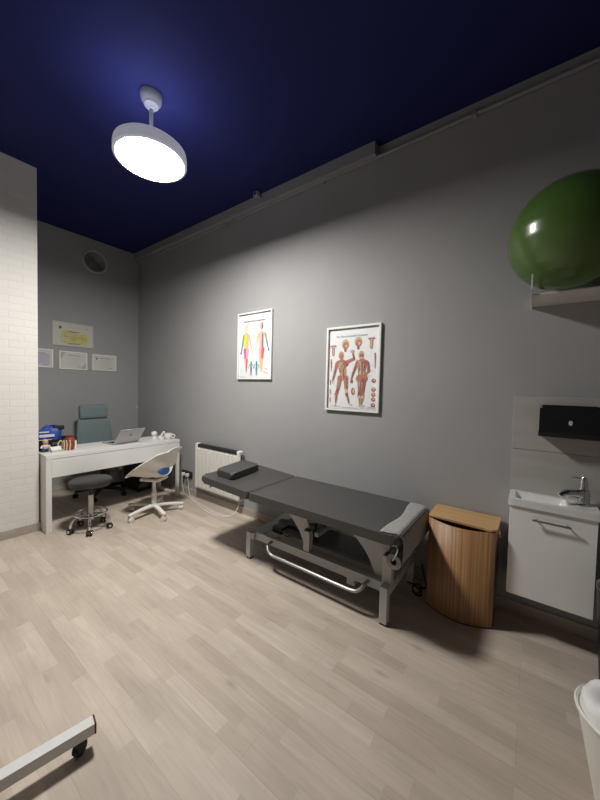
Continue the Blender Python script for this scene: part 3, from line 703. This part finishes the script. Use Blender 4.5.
# ------------------------------------------------------------------ castor helper
def castor(parent, x, y, r=.025, name='castor', yaw=0., hub='whiteplastic', tyre='rubber', z_top=.07):
    mt = Matrix.Translation((x, y, r)) @ Matrix.Rotation(yaw, 4, 'Z') @ Matrix.Rotation(PI / 2, 4, 'X')
    o = MB(M[tyre])
    for s in (-1, 1):
        o.lathe([(0, s * .006), (r * .96, s * .006), (r, s * .009), (r, s * .019), (r * .9, s * .022), (0, s * .022)], (0, 0, 0), 18, mt)
    o.use(M[tyre]).tube([(x, y, r + .004), (x, y, z_top)], .007, 8)
    o = o.build(name, parent, world=False)
    h = MB(M[hub])
    h.lathe([(0, -.025), (r * .45, -.025), (r * .5, -.0225), (r * .5, .0225), (r * .45, .025), (0, .025)], (0, 0, 0), 14, mt)
    h.build('hub', o, world=False)
    return o

# ------------------------------------------------------------------ teal office chair (behind the desk, facing the viewer)
th = thing('office_chair', 'teal high-back office chair with headrest behind the desk', 'chair', (1.745, 4.38, 0), math.radians(4))
W_ = False
def padded(w0, w1, h, d, yb, zb, lean, name, m, bulge=.02):
    # upright cushion: width w0 at the bottom, w1 at the top; front faces -y
    def fn(u, v):
        a = 2 * PI * u
        cx = math.copysign(abs(math.cos(a)) ** .28, math.cos(a)); cy = math.copysign(abs(math.sin(a)) ** .45, math.sin(a))
        e = (1 - abs(2 * v - 1) ** 6) ** .5
        w = (w0 + (w1 - w0) * v) / 2
        z = v * h
        return (cx * w * (.86 + .14 * e), yb + lean * z + cy * d / 2 * (e * .9 + .1) + bulge * (cx * cx) * -.6, zb + z)
    o = MB(M[m]).grid(fn, 48, 24, closeu=True)
    o.build(name, th, world=False); return o
padded(.47, .385, .53, .07, .19, .43, .10, 'backrest', 'teal')
padded(.335, .335, .185, .08, .245, .955, .06, 'headrest', 'teal')
MB(M['black']).box(-.17, .17, .275, .30, .55, .93, .02, 3).build('back_shell', th, world=False)
MB(M['black']).tube([(-.05, .29, .85), (-.05, .285, 1.06)], .012, 8).tube([(.05, .29, .85), (.05, .285, 1.06)], .012, 8).build('headrest_post', th, world=False)
MB(M['teal']).prism(roundpoly([(-.25, -.27), (.25, -.27), (.23, .2), (-.23, .2)], .08), .42, .50, bev=.025).build('seat', th, world=False)
MB(M['black']).tube(smooth_path([(0, .12, .40), (0, .27, .40), (0, .30, .5), (0, .295, .6)]), .022, 8).build('back_bracket', th, world=False)
MB(M['black']).box(-.12, .12, -.12, .12, .385, .42, .01).build('seat_plate', th, world=False)
MB(M['black']).tube([(0, 0, .09), (0, 0, .385)], .025, 12).build('gas_lift', th, world=False)
for k in range(5):
    a = math.radians(-62 + 72 * k)
    c, s = math.cos(a), math.sin(a)
    MB(M['black']).tube([(0, 0, .105), (.15 * c, .15 * s, .1), (.29 * c, .29 * s, .078)], [.032, .025, .018], 8).build('base_arm', th, world=False)
    castor(th, .285 * c, .285 * s, .028, yaw=a + 1.1, hub='black', z_top=.075)
for s in (-1, 1):
    MB(M['black']).tube(smooth_path([(s * .18, .02, .405), (s * .27, .02, .42), (s * .285, .02, .52), (s * .285, .02, .62)]), .016, 8).build('armrest_post', th, world=False)
    MB(M['black']).box(s * .285 - .04, s * .285 + .04, -.12, .12, .615, .645, .012, 3).build('armrest_pad', th, world=False)

# ------------------------------------------------------------------ white shell swivel chair
th = thing('swivel_chair', 'white plastic shell swivel chair pulled up to the desk front', 'chair', (1.835, 3.345, 0), math.radians(27))
prof = [V((0, .235, .415)), V((0, .215, .425)), V((0, .10, .418)), V((0, -.05, .41)), V((0, -.17, .43)), V((0, -.225, .49)), V((0, -.25, .58)), V((0, -.275, .67)), V((0, -.295, .745))]
PC = smooth_path(prof, 8)
def Cs(t):
    x = t * (len(PC) - 1); i = min(int(x), len(PC) - 2); return PC[i].lerp(PC[i + 1], x - i)
def Rs(t):
    f, e = PC[0], PC[-1]; q = f.lerp(e, min(max((t - .02) / .98, 0), 1) ** 1.05); return q + V((0, -.0, .012 * math.sin(PI * t)))
def shell(u, v):
    uu = 2 * u - 1; a = abs(uu)
    c, r = Cs(v), Rs(v)
    w = .185 + .065 * math.sin(PI * min(v * 1.05, 1)) + .02 * v
    if v > .84: w *= 1 - .32 * ((v - .84) / .16) ** 2.4
    if v < .1: w *= 1 - .18 * ((.1 - v) / .1) ** 2
    q = c.lerp(r, a ** 2.3)
    x = uu * w * (1 + .10 * a * math.sin(PI * v))
    if v > .84: q = q + V((0, 0, -.03 * a ** 3 * ((v - .84) / .16) ** 2))
    return (x * .92, q.y * .92, q.z)
def hole(u, v):
    uu = 2 * u - 1
    return not ((abs(uu) / .60) ** 2.6 + (abs(v - .615) / .08) ** 2.6 < 1)
MB(M['whiteplastic']).grid(shell, 84, 110, hole).build('seat_shell', th, world=False, solid=.009, ang=60)
MB(M['whiteplastic']).box(-.10, .10, -.13, .09, .375, .405, .012, 3).build('seat_plate', th, world=False)
MB(M['whiteplastic']).tube([(0, -.02, .08), (0, -.02, .24)], .026, 14).tube([(0, -.02, .24), (0, -.02, .38)], .018, 14).build('column', th, world=False)
MB(M['black']).tube([(0, .02, .372), (.14, .05, .368), (.22, .055, .362)], .006, 8).build('height_lever', th, world=False)
for k in range(5):
    a = math.radians(18 + 72 * k)
    c, s = math.cos(a), math.sin(a)
    n_ = V((-s, c, 0))
    pts = []
    def arm(u, v, c=c, s=s):
        t = .02 + .28 * u; ang = 2 * PI * v
        wd = .026 - .008 * u; hh = .016 - .004 * u
        ex, ez = math.copysign(abs(math.cos(ang)) ** .5, math.cos(ang)) * wd, math.copysign(abs(math.sin(ang)) ** .5, math.sin(ang)) * hh
        return (t * c - ex * s, -.02 + t * s + ex * c, .092 - .022 * u * u + ez)
    MB(M['whiteplastic']).grid(arm, 8, 16).tube([(.292 * c, -.02 + .292 * s, .072), (.302 * c, -.02 + .302 * s, .070)], .016, 10).build('base_arm', th, world=False)
    castor(th, .275 * c, -.02 + .275 * s, .027, yaw=a + .9 + k, hub='whiteplastic', tyre='whiteplastic', z_top=.075)
cu = MB(M['blue']).prism(roundpoly([(-.12, -.155), (.12, -.155), (.13, .10), (-.13, .10)], .07), .428, .525, bev=.035, seg=4)
o = cu.build('seat_cushion', loc=(1.835, 3.345, 0), world=False); o.rotation_euler = (0, 0, math.radians(27))
tag(o, 'blue cushion lying on the white shell chair', 'cushion')

# ------------------------------------------------------------------ rolling stools
def stool(name, label, loc, rz):
    th = thing(name, label, 'stool', loc, rz)
    MB(M['vinylseat']).lathe([(0, .435), (.165, .435), (.178, .445), (.182, .465), (.178, .485), (.16, .497), (.08, .502), (0, .503)], (0, 0, 0), 48).build('seat', th, world=False)
    MB(M['steeldark']).lathe([(0, .425), (.09, .425), (.09, .436), (0, .436)], (0, 0, 0), 24).build('seat_plate', th, world=False)
    MB(M['black']).tube([(0, 0, .33), (0, 0, .43)], .016, 14).build('bellows', th, world=False)
    MB(M['brushed']).tube([(0, 0, .10), (0, 0, .34)], .025, 18).build('column', th, world=False)
    MB(M['chrome']).tube([(.135 * math.cos(2 * PI * i / 40), .135 * math.sin(2 * PI * i / 40), .165) for i in range(40)], .008, 8, closed=True).build('foot_ring', th, world=False)
    for k in range(5):
        a = math.radians(72 * k + 20); c, s = math.cos(a), math.sin(a)
        MB(M['chrome']).tube(smooth_path([(0, 0, .155), (.10 * c, .10 * s, .152), (.14 * c, .14 * s, .13), (.162 * c, .162 * s, .09), (.165 * c, .165 * s, .055)]), .0115, 10).build('leg', th, world=False)
        castor(th, .165 * c, .165 * s, .027, yaw=a + .5 + k * .8, hub='chrome', tyre='rubber', z_top=.06)
    return th
stool('rolling_stool', 'black round rolling stool with chrome base in front of the desk', (1.258, 3.42, 0), math.radians(10))

# ------------------------------------------------------------------ treatment couch
T0x, T1x = 1.72, 2.335
th = thing('treatment_couch', 'charcoal padded treatment couch on a grey lifting frame along the long wall', 'couch', (2.05, 1.2, 0))
main = MB(M['vinyl']).prism(roundpoly([(T0x, .565), (T1x, .565), (T1x, 1.745), (T0x, 1.745)], [.05, .05, .015, .015], 6), .545, .605, bev=.022, seg=4)
main.build('main_cushion', th)
head = MB(M['vinyl']).prism(roundpoly([(T0x, 1.755), (T1x, 1.755), (T1x + .01, 2.325), (T0x - .01, 2.345)], [.015, .015, .06, .06], 6), .547, .605, bev=.022, seg=4)
tilt = Matrix.Translation((0, 1.755, .56)) @ Matrix.Rotation(math.radians(2.8), 4, 'X') @ Matrix.Translation((0, -1.755, -.56))
head.xf(tilt).build('head_cushion', th)
st = M['steelgrey']
MB(st).box(T0x + .05, T0x + .085, .62, 1.72, .522, .547, .002).box(T1x - .085, T1x - .05, .62, 1.72, .522, .547, .002).box(T0x + .05, T1x - .05, .62, .66, .522, .547).box(T0x + .05, T1x - .05, 1.68, 1.72, .522, .547).build('upper_frame', th)
MB(M['steeldark']).box(T0x + .05, T1x - .05, 1.90, 1.95, .527, .5475).box(T0x + .05, T0x + .08, 1.765, 2.15, .525, .548).box(T1x - .08, T1x - .05, 1.765, 2.15, .525, .548).xf(tilt).build('head_frame', th)
MB(M['black']).tube([(T0x + .02, 2.20, .562), (T0x + .0, 2.21, .552)], .006, 8).build('release_lever', th)
MB(st).box(1.872, 1.915, .66, 1.80, .165, .226, .003).build('beam', th)
MB(st).box(2.29, 2.333, .66, 1.80, .165, .226, .003).build('beam', th)
MB(st).box(1.815, 2.385, .655, .705, .175, .232, .003).build('cross_beam', th)
MB(st).box(1.845, 2.385, 1.80, 1.85, .17, .222, .003).build('cross_beam', th)
for x, y in ((1.836, .68), (2.362, .68), (1.862, 1.853), (2.362, 1.853)):
    h = .235 if y < 1 else .225
    lg = MB(st).box(x - .024, x + .024, y - .024, y + .024, .012, h, .003).build('leg', th)
    lab(MB(M['rubber']).box(x - .02, x + .02, y - .02, y + .02, 0, .013).build('foot', lg), 'black foot')
def plane(x): return lambda u, v, w: (x + w, u, v)
def gusset(pts, x, name='lift_arm'): MB(st).prism(pts, -.006, .006, plane(x)).build(name, th)
def curve(a, b, c, n=10): return [tuple(V(a) * (1 - t) ** 2 + V(b) * 2 * t * (1 - t) + V(c) * t * t) for t in [i / n for i in range(n + 1)]]
for x in (1.93, 2.28):
    g1 = curve((1.70, .524), (1.38, .44), (1.335, .185)) + [(1.285, .185), (1.275, .34)] + curve((1.275, .34), (1.32, .42), (1.38, .524), 5)[1:]
    gusset(g1, x)
    g2 = curve((1.14, .524), (.85, .45), (.785, .225)) + [(.70, .225)] + curve((.70, .225), (.70, .33), (.70, .40), 4)[1:] + [(.66, .524)]
    gusset(g2, x)
    xs = x - .03 if x < 2 else x + .03
    MB(st).box(xs - .022, xs + .022, 1.272, 1.325, .226, .375, .003).use(M['black']).box(xs - .015, xs + .015, 1.278, 1.319, .375, .385, .002).build('pivot_post', th)
    MB(st).box(xs - .03, xs + .022, .655, .715, .226, .40, .003).use(M['black']).box(xs - .02, xs + .015, .665, .705, .40, .41, .002).build('pivot_post', th)
MB(st).box(1.93, 2.28, 1.23, 1.262, .33, .362, .002).build('lift_crossbar', th)
MB(st).box(1.93, 2.28, 1.10, 1.14, .44, .475, .002).build('lift_crossbar', th)
MB(st).box(1.95, 2.30, .72, .76, .30, .335, .002).build('lift_crossbar', th)
MB(M['steeldark']).tube([(2.1, 1.72, .25), (2.1, 1.35, .31)], .035, 14).tube([(2.1, 1.35, .31), (2.1, 1.12, .46)], .018, 12).build('lift_motor', th)
MB(st).prism([(1.88, 1.72), (2.32, 1.72), (2.32, 1.86), (1.88, 1.80)], .226, .232).build('head_plate', th)
MB(M['black']).box(1.96, 2.10, 1.60, 1.70, .226, .275, .006).build('control_box', th)
MB(st).box(1.925, 1.965, .925, .985, .085, .165, .004).build('limit_switch', th)
MB(M['steeldark']).box(1.97, 2.24, .75, 1.70, .24, .262, .004).build('lower_tray', th)
MB(M['barsteel']).tube(smooth_path([(1.96, 1.62, .20), (1.85, 1.625, .195), (1.81, 1.61, .17), (1.80, 1.56, .142), (1.80, 1.45, .14), (1.80, 1.2, .14), (1.80, .98, .14), (1.80, .87, .145), (1.81, .83, .165), (1.84, .81, .195), (1.90, .80, .20)], 5), .012, 10).build('foot_bar', th)
MB(M['steeldark']).tube(smooth_path([(1.89, 1.74, .16), (1.88, 1.70, .12), (1.93, 1.6, .17), (1.90, 1.4, .15), (1.90, 1.2, .13), (1.90, 1.05, .10), (1.93, .99, .12)]), .004, 6).build('control_cable', th)
# paper roll hangs on a wire hook under the foot end
lab(MB(M['chrome']).tube(smooth_path([(1.775, .63, .525), (1.765, .60, .535), (1.757, .585, .52), (1.755, .60, .47), (1.752, .612, .45)]), .0045, 8).build('roll_hook', th), 'chrome wire hook')
rcx, rcy, rcz = 1.752, .604, .445
th2 = thing('paper_roll', 'grey couch paper roll under the foot end, its sheet draped over the cushion', 'paper', (2.04, rcy, rcz))
RX = Matrix.Rotation(PI / 2, 4, 'Y')
MB(M['paper']).lathe([(.019, 0), (.043, 0), (.044, .004), (.044, .556), (.043, .56), (.019, .56)], (rcx, rcy, rcz), 30, RX).build('roll', th2)
lab(MB(M['card']).lathe([(.019, .001), (.015, .001), (.015, .559), (.019, .559)], (rcx, rcy, rcz), 24, RX).build('core', th2), 'dark cardboard core')
shp = [(.675, .6085), (.62, .6085), (.592, .6065), (.570, .597), (.559, .58), (.555, .55), (.554, .51), (.5555, .47), (.558, .44)]
SP = smooth_path([V((0, a, b)) for a, b in shp], 4)
def sheet(u, v):
    x = v * (len(SP) - 1); i = min(int(x), len(SP) - 2); q = SP[i].lerp(SP[i + 1], x - i)
    X = 1.758 + .572 * u
    y = q.y; z = q.z
    if v < .26:
        k = (1 - v / .26); y += k * (.05 * abs(u - .45) ** 1.3 - .01 + .006 * math.sin(9 * u))
        z += .0015
        X += -.03 * (1 - u) * k + .0 * u
    y -= .002 * math.sin(22 * u + 3 * v) * min(1, v * 2)
    return (X, y, z)
MB(M['paper']).grid(sheet, 40, 40).build('hanging_sheet', th2, solid=.0015)
# pillow on the head section
pil = MB(M['vinyl']).prism(roundpoly([(1.815, 2.035), (2.215, 2.10), (2.21, 2.32), (1.805, 2.245)], .035, 6), .606, .664, bev=.022, seg=4)
pil.xf(tilt)
tag(pil.build('pillow', loc=(2.01, 2.17, .63)), 'small charcoal vinyl pillow on the head section of the couch', 'pillow')
# black cable coil behind the near couch leg
m = MB(M['rubber'])
for k in range(3):
    m.tube([(2.235 + .035 * math.cos(2 * PI * i / 24) * (1 - .1 * k), .60 + .03 * math.sin(2 * PI * i / 24), .012 + .04 * (1 + math.sin(2 * PI * i / 24 + k)) * .5 + .008 * k) for i in range(24)], .005, 6, closed=True)
m.tube(smooth_path([(2.28, .60, .03), (2.36, .57, .01), (2.42, .60, .04), (2.45, .63, .12)]), .005, 6)
tag(m.build('cable_coil', loc=(2.235, .60, 0)), 'black power cable coiled on the floor between the couch and the hamper', 'cable')

# ------------------------------------------------------------------ bamboo hamper
th = thing('laundry_hamper', 'bamboo laundry hamper with lid between the couch and the sink', 'hamper', (2.32, .335, 0))
arc = [(2.20 - .068 * math.sin(PI * t) ** .9, .525 - (.525 - .152) * t) for t in [i / 18 for i in range(19)]]
foot = roundpoly([(2.442, .530)] + [(2.442, .148)], 0)
poly = [(2.442, .150)] + [(2.442, .527)] + arc
m = MB(M['bamboo'])
k = len(poly)
def hull(m, z0, z1, off=0.):
    a = m._v([(x, y, z0) for x, y in poly]); b = m._v([(x, y, z1) for x, y in poly])
    for i in range(k): m._f([a[i], a[(i + 1) % k], b[(i + 1) % k], b[i]])
    m._f(a)
hull(m, .004, .585)
m.build('body', th, solid=.008, ang=50)
m = MB(M['card']); hull(m, .0, .006); m.build('foot_trim', th, solid=.012)
lid = [(2.452, .138), (2.452, .54)] + roundpoly([(2.225, .54), (2.195, .515), (2.185, .165), (2.215, .135)], .01, 3)
lidm = MB(M['bamboolid']).prism(lid, .590, .603, bev=.003, seg=2)
lidm.build('lid', th)
for y in (.12,):
    MB(M['chrome']).tube([(2.33 + .016 * math.cos(2 * PI * i / 20), .137 + .002 * math.sin(2 * PI * i / 20), .535 + .022 * math.sin(2 * PI * i / 20)) for i in range(20)], .003, 6, closed=True).build('ring_handle', th)

# ------------------------------------------------------------------ wash stand
SX, SY0, SY1 = 2.245, -.300, .090
th = thing('sink_cabinet', 'white wall-hung sink cabinet with one door under the small basin', 'cabinet', (2.35, -.1, .235))
MB(M['white']).box(SX + .018, D - .008, SY0, SY1, .232, .762, .002).build('carcass', th)
dr = MB(M['whitegloss']).box(SX, SX + .017, SY0 + .002, SY1 - .002, .233, .758, .002).build('door', th)
MB(M['brushed']).tube([(SX - .028, -.19, .704), (SX - .028, -.02, .704)], .006, 10).tube([(SX - .028, -.175, .704), (SX, -.175, .704)], .0045, 8).tube([(SX - .028, -.038, .704), (SX, -.038, .704)], .0045, 8).build('handle', dr)
th = thing('washbasin', 'small white ceramic washbasin on the wall-hung cabinet', 'basin', (2.35, -.1, .763))
bx0, bx1, by0, by1, bz0, bz1 = SX - .012, D - .011, SY0 - .008, SY1 + .008, .763, .802
m = MB(M['ceramic'])
# outer box with an oval-cornered bowl sunk in its top
ip = roundpoly([(bx0 + .035, by0 + .135), (bx1 - .035, by0 + .135), (bx1 - .035, by1 - .028), (bx0 + .035, by1 - .028)], .02, 4)
op = []
for (x, y) in ip:      # matching outer ring
    cxm, cym = (bx0 + bx1) / 2, (by0 + by1) / 2
    dx, dy = x - (bx0 + bx1) / 2, y - ((by0 + .135) + (by1 - .028)) / 2
    hx, hy = (bx1 - bx0 - .07) / 2, (by1 - by0 - .163) / 2
    s_ = max(abs(dx) / hx, abs(dy) / hy)
    ux, uy = dx / hx / s_, dy / hy / s_
    op.append((cxm + ux * (bx1 - bx0) / 2, cym + uy * (by1 - by0) / 2))
k2 = len(ip)
lo = m._v([(x, y, bz0) for x, y in op]); hi = m._v([(x, y, bz1) for x, y in op]); ri = m._v([(x, y, bz1) for x, y in ip])
cxi, cyi = sum(x for x, y in ip) / k2, sum(y for x, y in ip) / k2
r2_ = m._v([(cxi + (x - cxi) * .97, cyi + (y - cyi) * .97, bz1 - .006) for x, y in ip]); bt = m._v([(cxi + (x - cxi) * .8, cyi + (y - cyi) * .84, bz0 + .004) for x, y in ip])
for i in range(k2):
    j = (i + 1) % k2
    m._f([lo[i], lo[j], hi[j], hi[i]]); m._f([hi[i], hi[j], ri[j], ri[i]]); m._f([ri[i], ri[j], r2_[j], r2_[i]]); m._f([r2_[i], r2_[j], bt[j], bt[i]])
m._f(bt); m._f(lo)
m.build('bowl', th, ang=30)
lab(MB(M['chrome']).lathe([(0, .0), (.016, 0), (.016, .003), (0, .004)], (cxi, cyi, bz0 + .0045), 20).build('drain', th), 'chrome drain')
fx_, fy_ = 2.385, -.245
th = thing('basin_tap', 'chrome mixer tap at the right end of the washbasin', 'tap', (fx_, fy_, bz1))
MB(M['chrome']).lathe([(0, 0), (.034, 0), (.035, .006), (.031, .012), (.031, .065), (.027, .082), (0, .086)], (fx_, fy_, bz1), 28).build('body', th)
MB(M['chrome']).tube(smooth_path([(fx_, fy_, bz1 + .058), (fx_ - .03, fy_ + .04, bz1 + .062), (fx_ - .06, fy_ + .085, bz1 + .058), (fx_ - .068, fy_ + .105, bz1 + .044)]), [.027] * 6 + [.024] * 6 + [.019] * 7, 14).build('spout', th)
MB(M['chrome']).lathe([(0, .084), (.026, .084), (.022, .095), (.019, .125), (.017, .148), (.012, .155), (0, .155)], (fx_, fy_, bz1), 20).tube([(fx_, fy_, bz1 + .142), (fx_ - .012, fy_ + .05, bz1 + .146)], [.010, .006], 10).build('lever', th)

# ------------------------------------------------------------------ towel dispenser
dy0, dy1, dz0, dz1 = -.300, -.030, 1.170, 1.358
th = thing('towel_dispenser', 'glossy black paper towel dispenser on the tiles above the washbasin', 'dispenser', (D, -.165, dz0))
def dsec(u, v, w): return (w, u, v)
MB(M['blackgloss']).prism(roundpoly([(dy0, dz0 + .02), (dy1, dz0 + .02), (dy1, dz1), (dy0, dz1)], [.006, .006, .022, .022], 5), D - .01, 2.352, dsec, bev=.012, seg=4).build('cover', th)
lab(MB(M['black']).box(2.348, D - .01, dy0 - .003, dy1 + .003, dz0, dz0 + .03, .008, 3).build('bottom_tray', th), 'matt black bottom tray')
lab(MB(M['steelgrey']).prism([(-.172 + .009 * math.cos(a * PI / 10), 1.258 + .015 * math.sin(a * PI / 10)) for a in range(20)], 2.3495, 2.3525, dsec).build('lock', th), 'grey oval lock')

# ------------------------------------------------------------------ shelf with gym ball
th = thing('ball_rack', 'white bracket rack high on the wall carrying the green ball', 'shelf', (D, -.25, 1.955))
MB(M['white']).box(2.165, D - .002, -.60, .032, 1.958, 1.965, .001).build('rack_board', th)
MB(M['white']).box(D - .008, D - .002, -.60, .032, 1.966, 2.03, .001).build('back_plate', th)
for y in (.030, -.606): MB(M['white']).prism([(2.0, 1.948), (2.0, 2.024), (2.006, 2.024), (2.02, 1.972), (2.40, 1.985), (D - .002, 2.03), (D - .002, 1.95)], 0, .006, lambda u, v, w, y=y: (u, y + w, v)).build('bracket', th)
BR = .275
bc = V((2.155, -.118, 2.2425))
th = thing('gym_ball', 'large green exercise ball resting on the white wall rack', 'ball', tuple(bc))
def ball(u, v):
    a, b_ = 2 * PI * u, PI * v - PI / 2
    rr = BR * (1 + .0022 * math.sin(26 * b_) * (abs(math.cos(b_)) ** .5 if abs(b_) < 1.25 else 0))
    return (bc.x + rr * math.cos(a) * math.cos(b_), bc.y + rr * math.sin(a) * math.cos(b_), bc.z + rr * math.sin(b_))
MB(M['green']).grid(ball, 96, 130, closeu=True).build('shell', th, ang=80)
lab(MB(M['whiteplastic']).lathe([(0, BR + .002), (.008, BR + .002), (.011, BR - .003), (0, BR - .004)], tuple(bc), 14, Matrix.Rotation(PI / 2, 4, 'Y')).build('valve_plug', th), 'small valve plug')

# ------------------------------------------------------------------ waste basket at the right edge
wx, wy = 1.48, -.305
th = thing('waste_bin', 'white plastic waste bin with a liner at the lower right edge', 'bin', (wx, wy, 0))
m = MB(M['bucket']).lathe([(0, 0), (.072, 0), (.076, .006), (.137, .325), (.144, .329), (.1455, .337), (.140, .343), (.134, .337), (.073, .012), (0, .01)], (wx, wy, 0), 48)
m.build('bucket', th)
def liner(u, v):
    a = 2 * PI * u; rnd_ = math.sin(5 * a + 1) * .5 + math.sin(9 * a) * .3 + math.sin(14 * a + 2) * .2
    if v < .5: r = .131 - .006 * v * 2; z = .325 + .038 * v * 2 + .006 * rnd_
    else: t = (v - .5) * 2; r = .125 * (1 - t ** 1.4) ; z = .363 + .012 * rnd_ * (1 - t) + .034 * math.sin(PI * min(1, t * 1.1)) * (1 + .4 * math.sin(3 * a)) - .02 * t
    return (wx + r * math.cos(a), wy + r * math.sin(a), z)
MB(M['liner']).grid(liner, 60, 20, closeu=True).build('liner', th, ang=70)

# ------------------------------------------------------------------ black pedal bin beside the sink
kx, ky = 2.09, -.432
th = thing('pedal_bin', 'tall black pedal bin standing beside the sink cabinet at the right edge', 'bin', (kx, ky, 0))
MB(M['black']).lathe([(0, .02), (.116, .02), (.121, .03), (.148, .48), (.145, .485), (0, .485)], (kx, ky, 0), 40).build('body', th)
MB(M['red']).lathe([(0, 0), (.117, 0), (.121, .006), (.119, .022), (0, .022)], (kx, ky, 0), 40).build('base_ring', th)
MB(M['blackgloss']).lathe([(.149, .486), (.150, .498), (.125, .525), (.05, .54), (0, .542)], (kx, ky, 0), 40).build('lid', th)
MB(M['black']).box(kx - .145, kx - .11, ky - .03, ky + .03, .012, .024, .004).build('pedal', th)

# ------------------------------------------------------------------ rolling frame, lower left
th = thing('rolling_stand', 'white aluminium rolling stand foot entering from the lower left corner', 'stand', (.2, 1.38, 0))
ra = math.radians(-10.5)
E1 = V((.500, 1.335, 0))                          # visible end of the rail
dv = V((-math.cos(ra), -math.sin(ra) * 1.0, 0)).normalized()
Lr = .75
mt = Matrix.Translation(E1) @ Matrix(((-dv.x, -(-dv.y) * 1, 0, 0), (-dv.y, -dv.x, 0, 0), (0, 0, 1, 0), (0, 0, 0, 1)))
MB(M['alu']).box(-Lr, 0, -.022, .022, .062, .105, .002, mtx=mt).build('foot_rail', th)
for a, b in ((0, .006), (-Lr - .006, -Lr)):
    lab(MB(M['card']).box(a, b, -.022, .022, .062, .105, .001, mtx=mt).build('end_cap', th), 'dark brown end cap')
for t in (-.045, -Lr + .05):
    q = mt @ V((t, 0, 0))
    OFFt = OFF[th.name]
    w = MB(M['rubber']).lathe([(0, -.014), (.022, -.014), (.025, -.011), (.025, .011), (.022, .014), (0, .014)], (q.x, q.y, .0255), 20, Matrix.Rotation(PI / 2, 4, 'X') @ Matrix.Rotation(.5, 4, 'Y'))
    w.box(-.018, .018, -.019, .019, .04, .062, .002, mtx=Matrix.Translation((q.x, q.y, 0)) @ Matrix.Rotation(.2, 4, 'Z')).build('castor', th)
qm = mt @ V((-.42, 0, 0))
MB(M['alu']).box(qm.x - .02, qm.x + .02, qm.y - .02, qm.y + .02, .105, 1.25, .002).build('post', th)
MB(M['alu']).box(qm.x - .35, qm.x + .05, qm.y - .25, qm.y + .2, 1.25, 1.27, .003).build('tray', th)

# ------------------------------------------------------------------ light, camera, view
w = bpy.data.worlds.new('dim_room'); bpy.context.scene.world = w; w.use_nodes = True
w.node_tree.nodes['Background'].inputs[0].default_value = (0, 0, 0, 1); w.node_tree.nodes['Background'].inputs[1].default_value = 0

cam = bpy.data.cameras.new('camera'); co = bpy.data.objects.new('camera', cam); C.objects.link(co)
fwd = V((.8043235, .59301654, -.03735085)); rgt = V((.59398602, -.8041086, .02428915)); up = V((.01563027, .04172222, .99900698))
co.matrix_world = Matrix(((rgt.x, up.x, -fwd.x, 0), (rgt.y, up.y, -fwd.y, 0), (rgt.z, up.z, -fwd.z, 1.42), (0, 0, 0, 1)))
cam.sensor_fit = 'VERTICAL'; cam.sensor_height = 24; cam.lens = 317.378 / 800 * 24; cam.clip_start = .02
sc = bpy.context.scene
sc.camera = co
vs = sc.view_settings; vs.view_transform = 'Standard'; vs.look = 'None'; vs.gamma = 1; vs.use_curve_mapping = False; vs.exposure = 1.47
sc.cycles.sample_clamp_indirect = 6; sc.cycles.caustics_reflective = False; sc.cycles.max_bounces = 12; sc.cycles.diffuse_bounces = 8
